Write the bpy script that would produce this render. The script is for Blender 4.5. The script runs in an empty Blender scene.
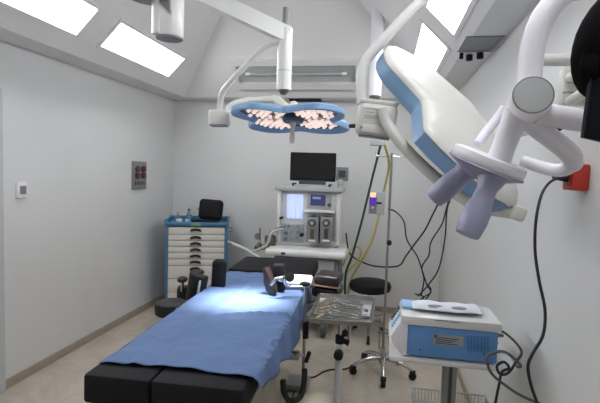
import bpy, bmesh, math, random
from mathutils import Vector, Matrix, Euler
from math import sin, cos, pi, radians, sqrt, atan2
random.seed(7)
C = bpy.context.scene.collection
S = bpy.context.scene

# ------------------------------------------------------------------ camera
YAW, PITCH, ROLL, FPX, EYE = .178854, .0672676, .0320553, 458.97, 1.65
fw = Vector((-sin(YAW)*cos(PITCH), cos(YAW)*cos(PITCH), -sin(PITCH)))
r0 = Vector((cos(YAW), sin(YAW), 0)); u0 = r0.cross(fw)
RT = r0*cos(ROLL) + u0*sin(ROLL); UP = -r0*sin(ROLL) + u0*cos(ROLL)
cd = bpy.data.cameras.new('camera'); cam = bpy.data.objects.new('camera', cd); C.objects.link(cam)
cd.sensor_width = 36; cd.lens = FPX/600*36; cd.clip_start = .05
m3 = Matrix((RT, UP, -fw)).transposed(); cam.matrix_world = Matrix.Translation((0, 0, EYE)) @ m3.to_4x4()
S.camera = cam
O = Vector((0, 0, EYE))
# ------------------------------------------------------------------ world, light, exposure
w = bpy.data.worlds.new('world'); S.world = w; w.use_nodes = True
w.node_tree.nodes['Background'].inputs[0].default_value = (.8, .85, .9, 1)
w.node_tree.nodes['Background'].inputs[1].default_value = .3
S.view_settings.view_transform = 'Standard'; S.view_settings.look = 'None'
S.view_settings.exposure = -0.33; S.view_settings.gamma = 1
PANEL = 17.0          # strength of the ceiling light panels
SPOT = 400.0          # surgical lamp beam
def spot(name, loc, target, power, angle, blend=.9, size=.12, col=(1, .98, .96)):
    l = bpy.data.lights.new(name, 'SPOT'); l.energy = power; l.spot_size = angle; l.spot_blend = blend
    l.shadow_soft_size = size; l.color = col
    o = bpy.data.objects.new(name, l); C.objects.link(o); o.location = loc
    o.rotation_euler = (Vector(target)-Vector(loc)).to_track_quat('-Z', 'Y').to_euler()
spot('surgical_beam', (-.62, 2.72, 1.88), (-.80, 2.62, .85), SPOT, radians(36), 1.0)
spot('surgical_beam_side', (-.46, 2.76, 1.88), (-.50, 3.00, .85), SPOT*.5, radians(26), 1.0)

# helpers: a point of the room seen at pixel (x, y) on a plane of the room
def ray(x, y): return fw + RT*((x-300)/FPX) - UP*((y-201.5)/FPX)
def at(x, y, Y): d = ray(x, y); return O + d*(Y/d.y)
def atz(x, y, z): d = ray(x, y); return O + d*((z-EYE)/d.z)
def atx(x, y, X): d = ray(x, y); return O + d*(X/d.x)

# ------------------------------------------------------------------ materials
def lin(c): return tuple(((v/255)/12.92 if v/255 <= .04045 else ((v/255+.055)/1.055)**2.4) for v in c)
def mat(name, rgb, rough=.5, metal=0, var=.06, scale=8, bump=0, bscale=60, emis=None, trans=0, coat=0, alpha=1, spec=.5):
    m = bpy.data.materials.new(name); m.use_nodes = True; nt = m.node_tree; b = nt.nodes['Principled BSDF']
    c = lin(rgb)
    tc = nt.nodes.new('ShaderNodeTexCoord'); nz = nt.nodes.new('ShaderNodeTexNoise'); nz.inputs['Scale'].default_value = scale
    nz.inputs['Detail'].default_value = 4
    cr = nt.nodes.new('ShaderNodeValToRGB'); nt.links.new(tc.outputs['Object'], nz.inputs['Vector'])
    nt.links.new(nz.outputs['Fac'], cr.inputs[0])
    cr.color_ramp.elements[0].position = .3; cr.color_ramp.elements[1].position = .7
    cr.color_ramp.elements[0].color = tuple(max(0, v*(1-var)) for v in c)+(1,)
    cr.color_ramp.elements[1].color = tuple(min(1, v*(1+var)) for v in c)+(1,)
    nt.links.new(cr.outputs[0], b.inputs['Base Color'])
    b.inputs['Roughness'].default_value = rough; b.inputs['Metallic'].default_value = metal
    b.inputs['Specular IOR Level'].default_value = spec
    b.inputs['Coat Weight'].default_value = coat; b.inputs['Transmission Weight'].default_value = trans
    b.inputs['Alpha'].default_value = alpha
    if bump:
        n2 = nt.nodes.new('ShaderNodeTexNoise'); n2.inputs['Scale'].default_value = bscale
        nt.links.new(tc.outputs['Object'], n2.inputs['Vector'])
        bp = nt.nodes.new('ShaderNodeBump'); bp.inputs['Strength'].default_value = bump; bp.inputs['Distance'].default_value = .01
        nt.links.new(n2.outputs['Fac'], bp.inputs['Height']); nt.links.new(bp.outputs[0], b.inputs['Normal'])
    if emis:
        b.inputs['Emission Color'].default_value = lin(emis[0])+(1,); b.inputs['Emission Strength'].default_value = emis[1]
    return m
M = {}
M['wall'] = mat('wall_paint', (222, 222, 221), .45, var=.02, scale=1.5)
M['ceil'] = mat('ceiling_paint', (229, 228, 227), .6, var=.02, scale=1.2)
M['base'] = mat('baseboard_vinyl', (166, 156, 138), .5, var=.05)
M['frame'] = mat('door_frame_paint', (196, 199, 203), .4)
M['white'] = mat('white_enamel', (222, 222, 220), .3, var=.015)
M['cream'] = mat('warm_white_enamel', (212, 212, 206), .35, var=.02)
M['pwhite'] = mat('white_plastic', (232, 230, 236), .35, var=.01)
M['drawer'] = mat('cream_drawer', (212, 208, 202), .45, var=.02)
M['cblue'] = mat('cart_blue', (72, 122, 158), .4, var=.05)
M['lblue'] = mat('lamp_blue', (130, 166, 204), .35, var=.03)
M['eblue'] = mat('device_blue', (96, 148, 206), .4, var=.03)
M['pblue'] = mat('pale_blue', (150, 190, 225), .4, var=.03)
M['lav'] = mat('lavender_plastic', (150, 150, 176), .35, var=.03)
M['black'] = mat('black_vinyl', (24, 24, 28), .7, var=.15, bump=.05, spec=.25)
M['black_cloth'] = mat('black_cloth', (14, 14, 16), .95, var=.2, bump=.3, bscale=30, spec=.08)
M['rubber'] = mat('black_rubber', (20, 20, 22), .7)
M['char'] = mat('charcoal_vinyl', (34, 33, 35), .6, var=.1, spec=.3)
M['brown'] = mat('brown_vinyl', (48, 37, 34), .4, var=.15)
M['chrome'] = mat('chrome', (205, 205, 205), .18, 1, var=.03)
M['steel'] = mat('brushed_steel', (165, 165, 162), .32, 1, var=.08, scale=30)
M['alu'] = mat('satin_aluminium', (150, 150, 150), .45, .6, var=.04)
M['grey'] = mat('grey_plastic', (132, 134, 136), .45)
M['dgrey'] = mat('dark_grey_plastic', (72, 74, 78), .45)
M['lgrey'] = mat('light_grey_plastic', (178, 180, 180), .45)
M['screen'] = mat('black_screen', (10, 12, 15), .12, var=.1, coat=.5)
M['red'] = mat('red_plastic', (190, 52, 34), .4, var=.08)
M['gold'] = mat('brass', (160, 148, 126), .35, 1)
M['yellow'] = mat('yellow_hose', (200, 182, 108), .5)
M['green'] = mat('green_hose', (36, 66, 52), .5)
M['cable'] = mat('black_cable', (22, 22, 24), .5)
M['gcable'] = mat('grey_cable', (92, 92, 92), .5)
M['beige'] = mat('beige_metal', (168, 162, 146), .4, .2)
M['glass'] = mat('clear_glass', (225, 235, 235), .05, trans=.9, var=0)
M['paper'] = mat('paper_wrap', (226, 230, 236), .6, var=.03, bump=.2, bscale=40)
M['ink'] = mat('dark_ink', (52, 60, 92), .6)
M['label'] = mat('grey_label', (158, 158, 162), .5)
M['glabel'] = mat('green_label', (110, 160, 130), .5)
M['tube'] = mat('pale_tubing', (188, 192, 186), .4)
M['panel'] = mat('light_panel', (250, 252, 255), .5, emis=((250, 252, 255), PANEL))
M['led'] = mat('led_lens', (255, 236, 228), .3, emis=((255, 230, 220), .85))
M['plate'] = mat('lamp_glass_plate', (96, 84, 90), .2, var=.25, scale=30)
M['flow'] = mat('lit_flowmeter', (190, 205, 250), .3, emis=((190, 205, 255), .75))
M['violet'] = mat('violet_display', (80, 50, 170), .3, emis=((96, 60, 200), .45))
M['scr2'] = mat('device_screen', (70, 66, 110), .2, emis=((84, 76, 150), .25))
M['amber'] = mat('amber_lamp', (240, 200, 160), .3, emis=((255, 205, 160), .9))
M['olive'] = mat('olive_canister', (84, 84, 58), .4)

def floor_mat():
    m = mat('vinyl_floor', (176, 163, 146), .35, var=.05, scale=3); nt = m.node_tree; b = nt.nodes['Principled BSDF']
    tc = nt.nodes['Texture Coordinate']
    n = nt.nodes.new('ShaderNodeTexNoise'); n.inputs['Scale'].default_value = 2.2; n.inputs['Detail'].default_value = 8; n.inputs['Roughness'].default_value = .65
    n.inputs['Distortion'].default_value = 1.5
    nt.links.new(tc.outputs['Object'], n.inputs['Vector'])
    r = nt.nodes.new('ShaderNodeValToRGB'); nt.links.new(n.outputs['Fac'], r.inputs[0])
    r.color_ramp.elements[0].position = .32; r.color_ramp.elements[1].position = .68
    r.color_ramp.elements[0].color = lin((172, 160, 144))+(1,); r.color_ramp.elements[1].color = lin((200, 190, 176))+(1,)
    nt.links.new(r.outputs[0], b.inputs['Base Color'])
    return m
M['floor'] = floor_mat()
def drape_mat():
    m = mat('blue_drape', (88, 112, 152), .75, var=.05, scale=6); nt = m.node_tree; b = nt.nodes['Principled BSDF']
    tc = nt.nodes['Texture Coordinate']
    n = nt.nodes.new('ShaderNodeTexNoise'); n.inputs['Scale'].default_value = 5; n.inputs['Detail'].default_value = 5; n.inputs['Distortion'].default_value = 1
    nt.links.new(tc.outputs['Object'], n.inputs['Vector'])
    bp = nt.nodes.new('ShaderNodeBump'); bp.inputs['Strength'].default_value = .55; bp.inputs['Distance'].default_value = .03
    nt.links.new(n.outputs['Fac'], bp.inputs['Height']); nt.links.new(bp.outputs[0], b.inputs['Normal'])
    return m
M['drape'] = drape_mat()

# ------------------------------------------------------------------ mesh builder
class G:
    def __init__(s): s.bm = bmesh.new()
    def _xf(s, vs, mx): bmesh.ops.transform(s.bm, matrix=mx, verts=vs)
    def box(s, c, size, rot=None, bevel=0, seg=2):
        vs = bmesh.ops.create_cube(s.bm, size=1)['verts']
        bmesh.ops.scale(s.bm, vec=size, verts=vs)
        if bevel:
            es = list({e for v in vs for e in v.link_edges})
            r = bmesh.ops.bevel(s.bm, geom=es, offset=bevel, segments=seg, profile=.5, affect='EDGES')
            vs = list({v for v in r['verts']} | {v for f in r['faces'] for v in f.verts})
            seen = set(vs); st = list(vs)
            while st:
                v = st.pop()
                for e in v.link_edges:
                    o = e.other_vert(v)
                    if o not in seen: seen.add(o); st.append(o)
            vs = list(seen)
        mx = Matrix.Translation(c)
        if rot is not None: mx = mx @ (rot if isinstance(rot, Matrix) else Euler(rot).to_matrix()).to_4x4()
        s._xf(vs, mx); return s
    def b2(s, lo, hi, bevel=0):
        lo, hi = Vector(lo), Vector(hi)
        return s.box((lo+hi)/2, tuple(abs(v) for v in hi-lo), bevel=bevel)
    def cyl(s, p, q, r, r2=None, seg=24, round_=0):
        p, q = Vector(p), Vector(q); d = q-p; L = d.length; r2 = r if r2 is None else r2
        if round_:
            k = round_; pr = [(0, 0), (r-k, 0), (r-.3*k, .3*k), (r, k), (r2, L-k), (r2-.3*k, L-.3*k), (r2-k, L), (0, L)]
        else: pr = [(0, 0), (r, 0), (r2, L), (0, L)]
        return s.lathe(pr, p, d, seg)
    def lathe(s, prof, org, axis=(0, 0, 1), seg=32, sx=1, xdir=None):
        az = Vector(axis).normalized()
        if xdir is not None:
            ax = Vector(xdir); ax = (ax-az*ax.dot(az)).normalized()
        else:
            h = Vector((1, 0, 0)) if abs(az.x) < .9 else Vector((0, 1, 0)); ax = (h-az*h.dot(az)).normalized()
        ay = az.cross(ax); org = Vector(org); rings = []
        for r, h in prof:
            if r <= 1e-6: rings.append([s.bm.verts.new(org+az*h)])
            else: rings.append([s.bm.verts.new(org+az*h+ax*(r*sx*cos(2*pi*i/seg))+ay*(r*sin(2*pi*i/seg))) for i in range(seg)])
        for a, b in zip(rings, rings[1:]):
            for i in range(seg):
                j = (i+1) % seg
                if len(a) == 1 and len(b) == 1: continue
                if len(a) == 1: s.bm.faces.new((a[0], b[j], b[i]))
                elif len(b) == 1: s.bm.faces.new((a[i], a[j], b[0]))
                else: s.bm.faces.new((a[i], a[j], b[j], b[i]))
        return s
    def tube(s, pts, r, seg=12, smooth=6):
        P = [Vector(p) for p in pts]; R = list(r) if isinstance(r, (list, tuple)) else [r]*len(P)
        if smooth and len(P) > 2:
            Q, RR = [], []
            for i in range(len(P)-1):
                a = P[max(i-1, 0)]; b = P[i]; c = P[i+1]; d = P[min(i+2, len(P)-1)]
                for k in range(smooth):
                    t = k/smooth
                    Q.append(.5*((2*b)+(c-a)*t+(2*a-5*b+4*c-d)*t*t+(3*b-a-3*c+d)*t**3)); RR.append(R[i]*(1-t)+R[i+1]*t)
            Q.append(P[-1]); RR.append(R[-1]); P, R = Q, RR
        n = None; rings = []
        for i, p in enumerate(P):
            t = (P[min(i+1, len(P)-1)]-P[max(i-1, 0)]).normalized()
            if n is None:
                h = Vector((0, 0, 1)) if abs(t.z) < .9 else Vector((1, 0, 0)); n = (h-t*h.dot(t)).normalized()
            else: n = (n-t*n.dot(t)).normalized()
            b = t.cross(n)
            rings.append([s.bm.verts.new(p+n*(R[i]*cos(2*pi*k/seg))+b*(R[i]*sin(2*pi*k/seg))) for k in range(seg)])
        for a, b in zip(rings, rings[1:]):
            for k in range(seg): s.bm.faces.new((a[k], a[(k+1) % seg], b[(k+1) % seg], b[k]))
        s.bm.faces.new(rings[0][::-1]); s.bm.faces.new(rings[-1]); return s
    def prism(s, pts, vec, bevel=0):
        vec = Vector(vec); a = [s.bm.verts.new(Vector(p)) for p in pts]; b = [s.bm.verts.new(Vector(p)+vec) for p in pts]
        fs = [s.bm.faces.new(a), s.bm.faces.new(b[::-1])]; n = len(a)
        for i in range(n): fs.append(s.bm.faces.new((a[i], b[i], b[(i+1) % n], a[(i+1) % n])))
        if bevel:
            es = [e for f in fs[:2] for e in f.edges]
            bmesh.ops.bevel(s.bm, geom=list(set(es)), offset=bevel, segments=3, profile=.5, affect='EDGES')
        return s
    def quad(s, pts): s.bm.faces.new([s.bm.verts.new(Vector(p)) for p in pts]); return s
    def ball(s, c, r, sc=(1, 1, 1), rot=None, seg=20):
        vs = bmesh.ops.create_uvsphere(s.bm, u_segments=seg, v_segments=seg//2, radius=r)['verts']
        mx = Matrix.Translation(c)
        if rot is not None: mx = mx @ Euler(rot).to_matrix().to_4x4()
        s._xf(vs, mx @ Matrix.Diagonal((*sc, 1))); return s
    def torus(s, c, R, r, axis=(0, 0, 1), seg=20):
        az = Vector(axis).normalized(); h = Vector((1, 0, 0)) if abs(az.x) < .9 else Vector((0, 1, 0))
        ax = (h-az*h.dot(az)).normalized(); ay = az.cross(ax); c = Vector(c); rings = []
        for i in range(seg):
            d = ax*cos(2*pi*i/seg)+ay*sin(2*pi*i/seg)
            rings.append([s.bm.verts.new(c+d*(R+r*cos(2*pi*k/8))+az*(r*sin(2*pi*k/8))) for k in range(8)])
        for i in range(seg):
            a, b = rings[i], rings[(i+1) % seg]
            for k in range(8): s.bm.faces.new((a[k], b[k], b[(k+1) % 8], a[(k+1) % 8]))
        return s
def wloc(o):
    v = Vector((0, 0, 0)); 
    while o is not None: v += o.location; o = o.parent
    return v
def part(name, g, m, parent=None, label=None, smooth=True, origin=None):
    bmesh.ops.recalc_face_normals(g.bm, faces=g.bm.faces)
    loc = wloc(parent) if parent is not None else Vector(origin if origin is not None else (0, 0, 0))
    bmesh.ops.translate(g.bm, vec=-loc, verts=g.bm.verts)
    me = bpy.data.meshes.new(name); g.bm.to_mesh(me); g.bm.free()
    me.materials.append(M[m] if isinstance(m, str) else m)
    if smooth:
        me.polygons.foreach_set('use_smooth', [True]*len(me.polygons))
        try: me.set_sharp_from_angle(angle=radians(38))
        except Exception: pass
    o = bpy.data.objects.new(name, me); C.objects.link(o)
    if parent is not None: o.parent = parent
    else: o.location = loc
    if label: o['label'] = label
    return o
def thing(name, label, cat, loc=(0, 0, 0), group=None):
    o = bpy.data.objects.new(name, None); C.objects.link(o); o.location = loc; o.empty_display_size = .05
    o['label'] = label; o['category'] = cat
    if group: o['group'] = group
    return o
def solo(name, g, m, label, cat, group=None):
    zs = [v.co.z for v in g.bm.verts]; xs = [v.co.x for v in g.bm.verts]; ys = [v.co.y for v in g.bm.verts]
    o = part(name, g, m, None, origin=((min(xs)+max(xs))/2, (min(ys)+max(ys))/2, min(zs)))
    o['label'] = label; o['category'] = cat
    if group: o['group'] = group
    return o
def struct(name, g, m, parent=None, smooth=False):
    o = part(name, g, m, parent, smooth=smooth)
    o['kind'] = 'structure'; return o

# ================================================================== the room
XL, XR, YB, YF, ZW = -2.635, .68, 5.457, -1.6, 2.48
SO, RISE = .25, 1.05                                   # soffit width, rise of the sloped part
struct('floor', G().b2((XL-.1, YF-.1, -.1), (XR+.1, YB+.1, 0)), 'floor')
struct('wall_left', G().b2((XL-.1, YF, 0), (XL, YB, ZW)), 'wall')
struct('wall_right', G().b2((XR, YF, 0), (XR+.1, YB, ZW)), 'wall')
struct('wall_back', G().b2((XL-.1, YB, 0), (XR+.1, YB+.1, ZW)), 'wall')
struct('wall_front', G().b2((XL-.1, YF-.1, 0), (XR+.1, YF, ZW)), 'wall')
xi0, xi1, yi0, yi1 = XL+SO, XR-SO+.05, YF+SO, YB-SO
def ring(x0, x1, y0, y1, z): return [Vector(p) for p in ((x0, y0, z), (x1, y0, z), (x1, y1, z), (x0, y1, z))]
rr = [ring(XL-.1, XR+.1, YF-.1, YB+.1, ZW), ring(xi0, xi1, yi0, yi1, ZW), ring(xi0+RISE, xi1-RISE, yi0+RISE, yi1-RISE, ZW+RISE)]
g = G()
V = [[g.bm.verts.new(p) for p in r] for r in rr] + [[g.bm.verts.new(p) for p in ring(XL-.1, XR+.1, YF-.1, YB+.1, ZW+RISE+.15)]]
for a, b in zip(V, V[1:3]):
    for i in range(4): g.bm.faces.new((a[i], a[(i+1) % 4], b[(i+1) % 4], b[i]))
g.bm.faces.new(V[2])
for i in range(4): g.bm.faces.new((V[0][i], V[0][(i+1) % 4], V[3][(i+1) % 4], V[3][i]))
g.bm.faces.new(V[3])
struct('ceiling', g, 'ceil')
struct('baseboard_left', G().b2((XL, YF, 0), (XL+.012, YB, .07), .003), 'base')
struct('baseboard_right', G().b2((XR-.012, YF, 0), (XR, YB, .07), .003), 'base')
struct('baseboard_back', G().b2((XL+.012, YB-.012, 0), (XR-.012, YB, .07), .003), 'base')
p = atx(7, 388, XL)
struct('trim_1', G().b2((XL, p.y-.16, 0), (XL+.02, p.y-.03, 2.15), .004), 'frame')

# ceiling light panels on the slopes (1.2 m troffers)
def troffer(side, y0, y1, label):
    x_in = xi0 if side < 0 else xi1
    s0, s1 = (.115, .29) if side < 0 else (.075, .25)
    def pt(s, y, off=0):     # off: distance out of the slope into the room
        x = x_in - side*s; n = Vector((-side, 0, -1)).normalized()
        return Vector((x, y, ZW+s)) + n*off
    t = thing('ceiling_light', label, 'ceiling light', pt(s0, y0), 'ceiling light panels')
    up = (pt(s1, y0)-pt(s0, y0)).normalized(); n = Vector((-side, 0, -1)).normalized()
    f = G(); k = .03
    def bar(a, b):
        g0 = [a, b]; d = (b-a).normalized(); q = n.cross(d)*k*.5
        f.prism([a-q, b-q, b+q, a+q], n*.008)
    A, B, Cc, D = pt(s0, y0), pt(s0, y1), pt(s1, y1), pt(s1, y0)
    h = up*k*.5; e = Vector((0, k*.5, 0))
    bar(A-h-e*2, B-h+e*2); bar(D+h-e*2, Cc+h+e*2); bar(A-e, D-e); bar(B+e, Cc+e)
    part('frame', f, 'ceil', t, smooth=False)
    part('diffuser', G().prism([A, B, Cc, D], n*.005), 'panel', t, 'bright white glowing diffuser', smooth=False)
troffer(-1, 3.385, 4.55, 'glowing white ceiling panel on the left slope, nearer the back wall')
troffer(-1, 1.93, 3.085, 'glowing white ceiling panel cut by the top left corner of the photo')
troffer(1, 3.45, 4.50, 'glowing white ceiling panel on the right slope, above the big white lamp back')
troffer(1, 1.95, 3.13, 'glowing white ceiling panel on the right slope, cut by the top edge')
for sd, w_ in ((-1, 'left'), (1, 'right')):
    troffer(sd, .45, 1.6, 'glowing white ceiling panel on the %s slope, overhead and out of view' % w_)
# unlit fixture on the back slope
t = thing('unlit_ceiling_fixture', 'unlit long recessed fluorescent fixture on the sloped ceiling over the back wall', 'ceiling fixture', (-1.5, yi1-.1, ZW+.1))
def bs(x, s, off=0): return Vector((x, yi1-s, ZW+s)) + Vector((0, -1, -1)).normalized()*off
def sl(px, py):
    d = ray(px, py); k = ((yi1+ZW)-(O.y+O.z))/(d.y+d.z); return O+d*k
a, b = sl(236, 64), sl(356, 81.5)
x0, x1, sb, st_ = a.x, b.x, b.z-ZW, a.z-ZW
f = G()
for (xa, xb, s_, e_) in ((x0-.05, x1+.05, sb-.05, sb), (x0-.05, x1+.05, st_, st_+.04), (x0-.05, x0, sb, st_), (x1, x1+.05, sb, st_)):
    f.prism([bs(xa, s_), bs(xb, s_), bs(xb, e_), bs(xa, e_)], Vector((0, -1, -1)).normalized()*.05)
part('frame', f, 'white', t, smooth=False)
part('reflector', G().prism([bs(x0, sb), bs(x1, sb), bs(x1, st_), bs(x0, st_)], Vector((0, -1, -1)).normalized()*.006), mat('reflector_grey', (172, 173, 173), .5), t, 'grey recessed reflector', smooth=False)
mid = (sb+st_)/2
part('fluorescent_tube', G().cyl(bs(x0+.14, mid, .028), bs(x1-.14, mid, .028), .014), 'lgrey', t)
for xx in (x0+.1, x1-.14): part('lamp_holder', G().box(bs(xx+.02, mid, .025), (.05, .03, .03)), 'white', t)
# vents in the soffits
def vent(name_label, x0, x1, y0, y1, m='dgrey', fl=6):
    t = thing('ceiling_vent', name_label, 'ceiling vent', ((x0+x1)/2, (y0+y1)/2, ZW))
    fr = G(); k = .018; z0, z1 = ZW-.008, ZW
    fr.b2((x0, y0, z0), (x1, y0+k, z1)).b2((x0, y1-k, z0), (x1, y1, z1)).b2((x0, y0, z0), (x0+k, y1, z1)).b2((x1-k, y0, z0), (x1, y1, z1))
    part('frame', fr, 'grey', t, smooth=False)
    part('backing', G().b2((x0+k, y0+k, ZW-.003), (x1-k, y1-k, ZW)), m, t, smooth=False)
    return t
p0, p1 = atz(289, 98, ZW), atz(322, 95, ZW)
t = vent('dark slot vent in the ceiling ledge above the flower-shaped lamp', at(289, 97, 5.3).x, at(322, 97, 5.3).x, 5.24, 5.38, 'black')
part('grille', G().b2((at(290, 97, 5.3).x, 5.255, ZW-.028), (at(321, 97, 5.3).x, 5.365, ZW-.003), .004), 'black', t)
v1, v2 = atz(472, 49, ZW), atz(508, 37, ZW)
xa, xb = .445, .665
yv0, yv1 = atz(493, 50, ZW).y, atz(493, 36.5, ZW).y
t = vent('grey metal ceiling outlet with black gas sockets beside the right light panels', xa, xb, yv0, yv1, 'grey')
for k, (px, py) in enumerate(((483.5, 44.5), (485.5, 47.5), (491, 41.5))):
    c = Vector((xa+.035+.06*k, yv0+.06+.05*(k % 2), ZW))
    part('gas_socket', G().cyl((c.x, c.y, ZW-.04), (c.x, c.y, ZW-.003), .022 if k else .013), 'black', t)

# fittings on the left wall
c = atx(20, 190, XL)
t = thing('thermostat', 'small white thermostat with grey display on the left wall', 'thermostat', (XL, c.y, c.z-.06))
part('body', G().b2((XL, c.y-.045, c.z-.058), (XL+.022, c.y+.045, c.z+.058), .004), 'pwhite', t)
part('display', G().b2((XL+.022, c.y-.025, c.z-.03), (XL+.0235, c.y+.035, c.z+.03)), 'grey', t, 'grey display')
a, b = atx(131.5, 161, XL), atx(145.5, 189, XL)
t = thing('gas_outlet_panel', 'grey metal wall panel with four dark red gas outlets on the left wall', 'outlet panel', (XL, (a.y+b.y)/2, b.z))
part('plate', G().b2((XL, a.y, b.z), (XL+.012, b.y, a.z), .003), 'alu', t)
mr = mat('dark_red', (96, 40, 48), .4)
for i in range(2):
    for j in range(2):
        y = a.y+(b.y-a.y)*(.3+.42*i); z = a.z+(b.z-a.z)*(.27+.24*j)
        part('outlet', G().cyl((XL+.01, y, z), (XL+.035, y, z), .034), mr if (i+j) % 2 or j else 'dgrey', t)
g = G()
for i in range(5):
    y = a.y+(b.y-a.y)*(.2+.15*i); g.b2((XL+.012, y-.014, b.z+.05), (XL+.014, y+.014, b.z+.09))
part('marking', g, 'dgrey', t)

# fittings on the back wall
def backbox(px0, py0, px1, py1, Y=YB):
    a = at(px0, py0, Y); b = at(px1, py1, Y); return a.x, b.x, b.z, a.z
x0, x1, z0, z1 = backbox(336.5, 167, 348, 181)
t = thing('wall_socket', 'square grey socket plate on the back wall beside the monitor', 'socket', ((x0+x1)/2, YB-.01, z0))
part('plate', G().b2((x0, YB-.012, z0), (x1, YB, z1), .003), 'grey', t)
part('insert', G().b2((x0+.03, YB-.016, z0+.04), (x1-.03, YB-.012, z1-.04)), 'dgrey', t)
# red socket on the right wall
a, b = atx(566.5, 186, XR-.03), atx(583, 168, XR-.03)
t = thing('red_socket', 'red power socket box on the right wall with a black plug', 'socket', (XR-.03, (a.y+b.y)/2, a.z))
c = (a+b)/2
part('box', G().b2((XR-.05, c.y-.05, c.z-.045), (XR, c.y+.05, c.z+.045), .006), 'red', t)
part('face', G().box((XR-.051, c.y, c.z), (.004, .07, .06), bevel=.001), mat('dark_red_face', (150, 36, 26), .4), t)
sock = c.copy()

# ================================================================== operating table
TA = Vector((-.782, 1.54, 0)); TR = Matrix.Rotation(radians(2.2), 3, 'Z')
def T(x, y, z): return TA + TR @ Vector((x, y, z))
tab = thing('operating_table', 'long operating table with black pads running from the foreground to the back', 'operating table', T(0, 1.3, 0))
def tb(g, lo, hi, bevel=0):
    lo, hi = Vector(lo), Vector(hi); c = (lo+hi)/2
    return g.box(T(*c), tuple(hi-lo), rot=TR, bevel=bevel)
HW = .315
part('leg_pad', tb(G(), (-HW, 0, .735), (-.048, .62, .85), .014), 'black', tab)
part('leg_pad', tb(G(), (-.042, 0, .735), (HW, .62, .85), .014), 'black', tab)
part('seat_pad', tb(G(), (-HW, .625, .745), (HW, 1.30, .85), .02), 'black', tab)
part('back_pad', tb(G(), (-HW, 1.305, .745), (HW, 1.855, .85), .02), 'black', tab)
part('head_pad', tb(G(), (-HW, 1.86, .78), (HW+.03, 2.40, .872), .02), 'black', tab)
g = G(); tb(g, (-HW+.02, .02, .705), (HW-.02, .62, .735), .004); tb(g, (-HW+.02, .63, .705), (HW-.02, 2.42, .745), .004)
part('table_frame', g, 'beige', tab)
for sx in (-1, 1):
    g = G(); tb(g, (sx*(HW+.012)-.006, .30, .69), (sx*(HW+.012)+.006, 2.05, .725), .002)
    part('side_rail', g, 'steel', tab)
    g = G()
    for yy in (.4, 1.0, 1.9): tb(g, (sx*(HW-.012)-.02, yy, .70), (sx*(HW-.012)+.018, yy+.04, .715))
    part('rail_bracket', g, 'steel', tab)
g = G(); tb(g, (-.17, 1.0, .12), (.17, 1.42, .705), .02); part('column', g, 'beige', tab)
g = G(); tb(g, (-.24, .75, .03), (.20, 1.85, .13), .03); part('base_plate', g, 'beige', tab)
for sx in (-1, 1):
    for yy in (.85, 1.72):
        part('castor', G().cyl(T(sx*.17-.015, yy, .035), T(sx*.17+.015, yy, .035), .035), 'rubber', tab)
g = G(); tb(g, (-.20, .12, .60), (.20, 1.0, .70), .02); part('under_tray', g, 'beige', tab)
g = G(); tb(g, (HW-.10, .30, .15), (HW-.05, .95, .62), .01); part('side_panel', g, 'beige', tab)

part('rail_knob', G().ball(at(153.5, 339, 1.92), .012), 'rubber', tab)
# drape lying over the table
def drape():
    bm = bmesh.new(); NU, NV = 60, 110; grid = []
    y0, y1 = .105, 1.80
    L, Rr = HW-.028, HW+.018
    for j in range(NV+1):
        v = j/NV; row = []
        dl = .003+.012*v; dr = .03+.17*min(1, v*2.2)+.03*sin(5*v+1)*min(1, 3*v)+.015*sin(17*v)
        tot = dl+L+Rr+dr
        for i in range(NU+1):
            s = -(L+dl)+tot*i/NU
            y = y0+(y1-y0)*v
            y += .012*sin(6*s+1)*(1-v) - .04*(s+L)*(1-v)**2
            wr = .004*sin(14*s+9*y)+.005*sin(5*y-7*s+1.3)+.003*sin(31*y+3*s)+.002*sin(47*s-20*y)
            fold = 0.026*math.exp(-((y-.75-.25*s)/.02)**2)*max(0, min(1, (s+.1)*5)) + .009*math.exp(-((y-.55+.9*s)/.018)**2) + .008*math.exp(-((s+.17-.1*y)/.02)**2)
            z = .858+abs(wr)+fold; x = s
            if s < -L: t_ = -L-s; x = -L-.012-.10*t_-.01*sin(14*y); z = .855-t_*.93
            elif s > Rr: t_ = s-Rr; x = Rr+.016+.012*sin(20*y)*min(1, t_*12)+.10*t_; z = .855-t_*.97
            p = T(x, y, z); row.append(bm.verts.new(p))
        grid.append(row)
    for j in range(NV):
        for i in range(NU): bm.faces.new((grid[j][i], grid[j][i+1], grid[j+1][i+1], grid[j+1][i]))
    g = G(); g.bm.free(); g.bm = bm
    o = solo('surgical_drape', g, 'drape', 'blue cloth drape spread over the operating table and lit by the lamp', 'drape')
    md = o.modifiers.new('thick', 'SOLIDIFY'); md.thickness = .002; md.offset = 1
    for p in o.data.polygons: p.use_smooth = True
drape()

# leg / arm supports clamped to the table
# black upright pad standing at the left edge
a = at(219, 274.5, 2.88)
t = thing('upright_support_pad', 'black upright rounded pad standing on the left edge of the blue drape', 'support pad', a-Vector((0, 0, .12)))
part('pad', G().box(a, (.092, .075, .205), rot=(0, radians(2), 0), bevel=.03, seg=4), 'black', t)
part('clamp', G().tube([a+Vector((-.02, .04, -.06)), a+Vector((-.07, .05, -.12)), T(-HW-.02, 1.42, .72)], .012), 'steel', t)
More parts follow.
